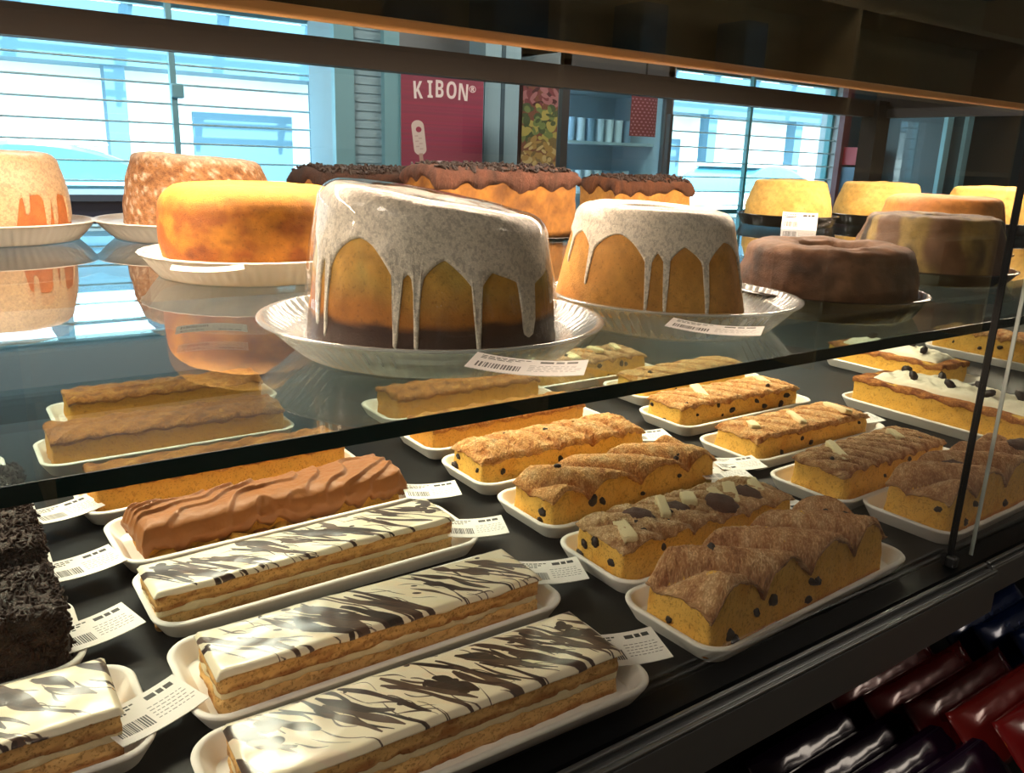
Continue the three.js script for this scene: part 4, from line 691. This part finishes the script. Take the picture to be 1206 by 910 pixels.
const blackBase = (r, h, floor = 0.0116) => plateGeo(r - 0.006, r + 0.01, h, { flutes: 40, depth: 0.0006, floor });
{ // dark brown ring cake in a black tray
  const c = [0.888, -0.60], P = ringProfile({ rb: 0.102, rt: 0.096, h: 0.068, hole: 0.042, edge: 0.014, bow: 0.004 });
  const t = roundCake('brown_ring_cake', 'low dark brown ring cake with cinnamon-dusted top in a black plastic tray', c, [blackBase(0.108, 0.026), 'black plastic tray under the low dark brown ring cake', 'round_plate', M.blackPlastic], { y: 0.012 });
  const b = C('#664530'), d = C('#2e1c14'), l = C('#9c7050');
  part('crumb', ringGeo(P, { seed: 19, lump: 0.003, freq: 30, ni: 160, color: (a, s, x, y, z) => { const n = fbm(x * 30, y * 30, z * 30, 4); return mixc(mixc(b, d, smooth(0, 0.35, n)), l, clamp(smooth(0.0, 0.35, -n) * 0.7 + smooth(P.side, P.top, s) * 0.5)); } }), M.bakeVC, t);
}
{ // marbled ring cake
  const c = [1.328, -0.716], P = ringProfile({ rb: 0.115, rt: 0.1, h: 0.088, hole: 0.032, edge: 0.014 });
  const t = roundCake('marbled_ring_cake', 'marbled brown and green-gold ring cake behind the dark brown ring cake', c, [blackBase(0.122, 0.02), 'black plastic tray under the marbled ring cake', 'round_plate', M.blackPlastic], { y: 0.012 });
  const b = C('#5e4128'), d = C('#2c2016'), g = C('#8f7a40');
  part('crumb', ringGeo(P, { seed: 23, lump: 0.003, freq: 30, ni: 160, color: (a, s, x, y, z) => { const st = Math.sin(a * 7 + 2 * noise(x * 14, y * 14, z * 14)), n = fbm(x * 24, y * 12, z * 24, 4); return mixc(mixc(g, b, smooth(-0.3, 0.4, st + n)), d, clamp(smooth(0.1, 0.5, -st * 0.4 + n) + smooth(P.side, P.top, s) * 0.4)); } }), M.bakeVC, t);
}
// pale round cakes in black trays along the back
[[2.092, -1.572, 0.123, 'pale yellow round cake in a black tray before the barred window by the door'], [2.468, -1.516, 0.132, 'pale yellow round cake in a black tray between the other two pale cakes'], [2.585, -1.22, 0.138, 'pale yellow round cake in a black tray beside the marbled ring cake']].forEach(([x, z, r, label], k) => {
  const c = [x, z], P = ringProfile({ rb: r, rt: r * 0.84, h: 0.098, hole: 0, edge: 0.012 });
  const t = roundCake('pale_round_cake', label, c, [blackBase(r + 0.012, 0.032, 0.0296), 'black plastic tray under the ' + label.split(' in ')[0] + [' before the barred window', ' in the middle', ' beside the marbled cake'][k], 'round_plate', M.blackPlastic], { y: 0.03 });
  part('crumb', ringGeo(P, { seed: 30 + k, lump: 0.003, ni: 100, nj: 50, color: (a, s, x_, y, z_) => mixc(C('#f2d07a'), C('#e0b050'), clamp(0.45 + fbm(x_ * 16, y * 16, z_ * 16 + k * 4))) }), M.bakeVC, t);
});
// chocolate-flaked loaves at the back of the shelf
function flakedLoaf(x, z, turn, L, W, H, seed, label, topCols, side, flakes) {
  const t = thing('flaked_loaf_cake', label, 'cake', [x, SH + 0.006, z], turn);
  single('cake_board', 'thin dark cake board under the ' + label.split(' ').slice(0, 4).join(' '), 'board', rbox(L + 0.03, 0.005, W + 0.03, 0.002), M.blackPlastic, [x, SH + 0.0031, z], [0, turn, 0]);
  const top = (a, b) => 0.012 * (1 - (2 * b / W) ** 2) + 0.004 * noise(a * 30, b * 30, seed);
  part('crumb', vcol(blockGeo(L, W, H, { seed, amp: 0.003, freq: 50, top, r: 0.01 }), (a, b, c) => mixc(C(side[0]), C(side[1]), clamp(0.4 + 1.2 * fbm(a * 30, b * 40, c * 30 + seed)))), M.bakeVC, t);
  part('chocolate_topping', toppingGeo(L, W, H, { top, drop: (a, b) => 0.024 + 0.03 * noise(a * 22, b * 22, seed), bulge: 0.003, edge: 0.01, over: 0.002, lift: 0.002, color: (a, b) => mixc(C(topCols[0]), C(topCols[1]), clamp(0.4 + 1.4 * fbm(a * 40, b * 40, seed))), seed }), M.crustVC, t);
  const r = rng(seed), im = shade(new THREE.InstancedMesh(chunkGeo, std({ color: flakes, roughness: 0.6 }), 340)), d = new THREE.Object3D(); im.name = 'chocolate_flakes'; im.userData = { kind: 'stuff' };
  for (let k = 0; k < 340; k++) { const a = (r() - 0.5) * L * 0.96, b = (r() - 0.5) * W * 0.95; d.position.set(a, H + top(a, b) + 0.004, b); d.rotation.set(r() * 6, r() * 6, r() * 6); d.scale.set(0.005 + r() * 0.008, 0.003, 0.004 + r() * 0.005); d.updateMatrix(); im.setMatrixAt(k, d.matrix); }
  t.add(im);
}
{ const a = onZ(425, 215, -1.68); flakedLoaf(a.x, -1.68, 0.1, 0.26, 0.14, 0.115, 3, 'chocolate flaked loaf with a near black top before the louvred cabinet', ['#2a1a14', '#4a2c1c'], ['#c98a3c', '#8a4f22'], '#241610'); }
{ const a = onZ(578, 240, -1.5); flakedLoaf(a.x, -1.5, -0.05, 0.34, 0.16, 0.13, 4, 'big golden loaf with dark flakes over pinkish chocolate behind the glazed cakes', ['#6e4a3e', '#38231c'], ['#b87e30', '#5e351a'], '#241612'); }
{ const a = onZ(748, 240, -1.62); flakedLoaf(a.x, -1.62, 0, 0.27, 0.14, 0.11, 5, 'golden loaf with dark baked top behind the upright ring cake', ['#46281a', '#7a4c26'], ['#d29a42', '#a86c2a'], '#301b10'); }
{ const c = [1.62, -0.86], P = ringProfile({ rb: 0.115, rt: 0.105, h: 0.11, hole: 0.03, edge: 0.02 }); const t = roundCake('orange_ring_cake', 'orange-brown ring cake at the end of the shelf beside the marbled cake', c, [blackBase(0.124, 0.02), 'black plastic tray under the orange-brown ring cake', 'round_plate', M.blackPlastic], { y: 0.012 }); part('crumb', ringGeo(P, { seed: 50, lump: 0.002, color: (a, s, x, y, z) => mixc(C('#d9964a'), C('#a05a24'), clamp(0.4 + fbm(x * 20, y * 20, z * 20))) }), M.bakeVC, t); }

// ================================================================ price labels
const onTray = DECK + TRAY_H + 0.0012;
[[77, 600, 0.3, 'white price label on the tray of the chocolate cake at the shelf edge'], [97, 664, 0.2, 'white price label on the tray of the middle chocolate cake'], [111, 740, 0.25, 'white price label on the tray of the chocolate cake next to the iced cake'], [176, 836, 0.35, 'white price label on the tray of the iced cake with one dark blotch'],
 [508, 577, -0.35, 'white price label on the tray of the brown frosted cake'], [560, 620, -0.4, 'white price label on the tray of the iced cake beside the frosted cake'], [648, 672, -0.4, 'white price label on the tray of the middle iced layer cake'], [736, 762, -0.35, 'white price label on the tray of the iced cake at the front rail'],
 [762, 512, -0.4, 'white price label on the tray of the craggy golden loaf'], [850, 556, -0.4, 'white price label on the tray of the golden braided raisin loaf'], [935, 602, -0.35, 'white price label on the tray of the plum-topped loaf'], [868, 545, -0.4, 'white price label between the trays of the banana strip loaf'], [1012, 492, -0.35, 'white price label on the tray of the banana strip loaf']
].forEach(([px, py, turn, label]) => priceTag(px, py, onTray, turn, label, { rot: [0, 0, 0] }));
priceTag(245, 316, SH + 0.0345, facing([0.3, -1.05]), 'white price label on the scalloped plate of the yellow sponge', { big: true });
priceTag(622, 430, SH + 0.0335, facing([0.36, -0.5]) - 0.15, 'white price label on the plate of the large leaning ring cake', { big: true });
priceTag(842, 386, SH + 0.0335, facing([0.63, -0.53]) - 0.1, 'white price label on the plate of the upright ring cake', { big: true });
{ const c = onY(980, 372, SH + 0.004); const m = single('price_label', 'white price label leaning on the low dark brown ring cake', 'label', paperB, labelMats[0], [c.x - 0.01, SH + 0.026, c.z + 0.004]); m.rotation.order = 'YXZ'; m.rotation.set(1.15, facing([0.8, -0.5]) + 0.2, 0); }
{ const c = onY(915, 268, SH + 0.004); const m = single('price_label', 'white price label on the black tray of a pale yellow cake', 'label', paperB, labelMats[1], [1.995, SH + 0.022, -1.455]); m.rotation.order = 'YXZ'; m.rotation.set(1.2, facing([2.1, -1.6]), 0); m.scale.setScalar(1.2); }

// ================================================================ snack packets on the lower shelf in front
{
  const t = cs, y = DECK - 0.255;
  part('lower_shelf', boxAt(-0.6, 2.2, y - 0.02, y, -0.62, -0.10), M.blackMatte, t); part('lower_shelf_lip', boxAt(-0.6, 2.2, y, y + 0.03, -0.11, -0.10), M.blackMatte, t);
  for (const x of [-0.5, 2.1]) part('shelf_support', boxAt(x, x + 0.03, 0, y - 0.02, -0.6, -0.15), M.blackMatte, t);
  const foil = c => phy({ color: c, roughness: 0.22, clearcoat: 0.8, clearcoatRoughness: 0.1, metalness: 0.15 });
  const reds = ['#6a1216', '#76181a', '#5c0f14', '#801f1c'].map(foil), dk = foil('#2a1430'), blue = foil('#16306a');
  const packGeo = (L, W, H) => { const g = new THREE.BoxGeometry(L, H, W, 24, 8, 10), p = g.attributes.position; for (let i = 0; i < p.count; i++) { const u = p.getX(i) / L * 2, v = p.getZ(i) / W * 2, e = (1 - Math.abs(u) ** 6) * (1 - Math.abs(v) ** 4 * 0.6); p.setY(i, p.getY(i) * (0.12 + 0.88 * e) + 0.0012 * noise(u * 6, v * 4, L * 90)); if (Math.abs(u) > 0.96) p.setZ(i, p.getZ(i) * 1.02); } g.translate(0, H / 2, 0); return smoothNormals(g); };
  const pk = packGeo(0.19, 0.062, 0.022);
  const printed = (base, bands) => phy({ color: '#ffffff', roughness: 0.25, clearcoat: 0.8, clearcoatRoughness: 0.1, map: canvasTex(256, 96, (x, W, H) => { const r = rng(bands * 3 + 1); x.fillStyle = base; x.fillRect(0, 0, W, H); for (let k = 0; k < 5; k++) { x.fillStyle = ['#e8d9c0', '#d9a030', '#5a0c10', '#c8302c'][(k + bands) % 4]; x.globalAlpha = 0.5; x.beginPath(); x.ellipse(30 + k * 46 + r() * 16, 30 + r() * 40, 14 + r() * 12, 8 + r() * 14, r(), 0, 7); x.fill(); } x.globalAlpha = 1; }) });
  const names = ['red snack packet'];
  const Y = DECK - 0.255;
  for (let k = 0; k < 6; k++) { const m = single('snack_packet', `glossy red snack packet, ${['first', 'second', 'third', 'fourth', 'fifth', 'sixth'][k]} of the overlapping row from the rail side`, 'snack packet', pk, k > 3 ? printed('#8a1a1c', k) : reds[k % 4], [0.80 + 0.012 * k, Y + 0.062 + 0.008 * k, -0.40 + 0.036 * k], undefined, 'red snack packets'); m.rotation.set(0.75, 0, 0); }
  for (let k = 0; k < 4; k++) { const m = single('snack_packet', `dark purple snack packet, ${['first', 'second', 'third', 'fourth'][k]} of its row from the rail side`, 'snack packet', pk, dk, [0.655 + 0.01 * k, Y + 0.05 + 0.006 * k, -0.38 + 0.036 * k], undefined, 'dark snack packets'); m.rotation.set(0.75, 0, 0); }
  for (let k = 0; k < 3; k++) { const m = single('snack_packet', `blue snack packet, ${['first', 'second', 'third'][k]} of its row beyond the red packets`, 'snack packet', pk, blue, [1.02 + 0.01 * k, Y + 0.07 + 0.008 * k, -0.40 + 0.036 * k], undefined, 'blue snack packets'); m.rotation.set(0.75, 0, 0); }
}

renderer.render(scene, camera);
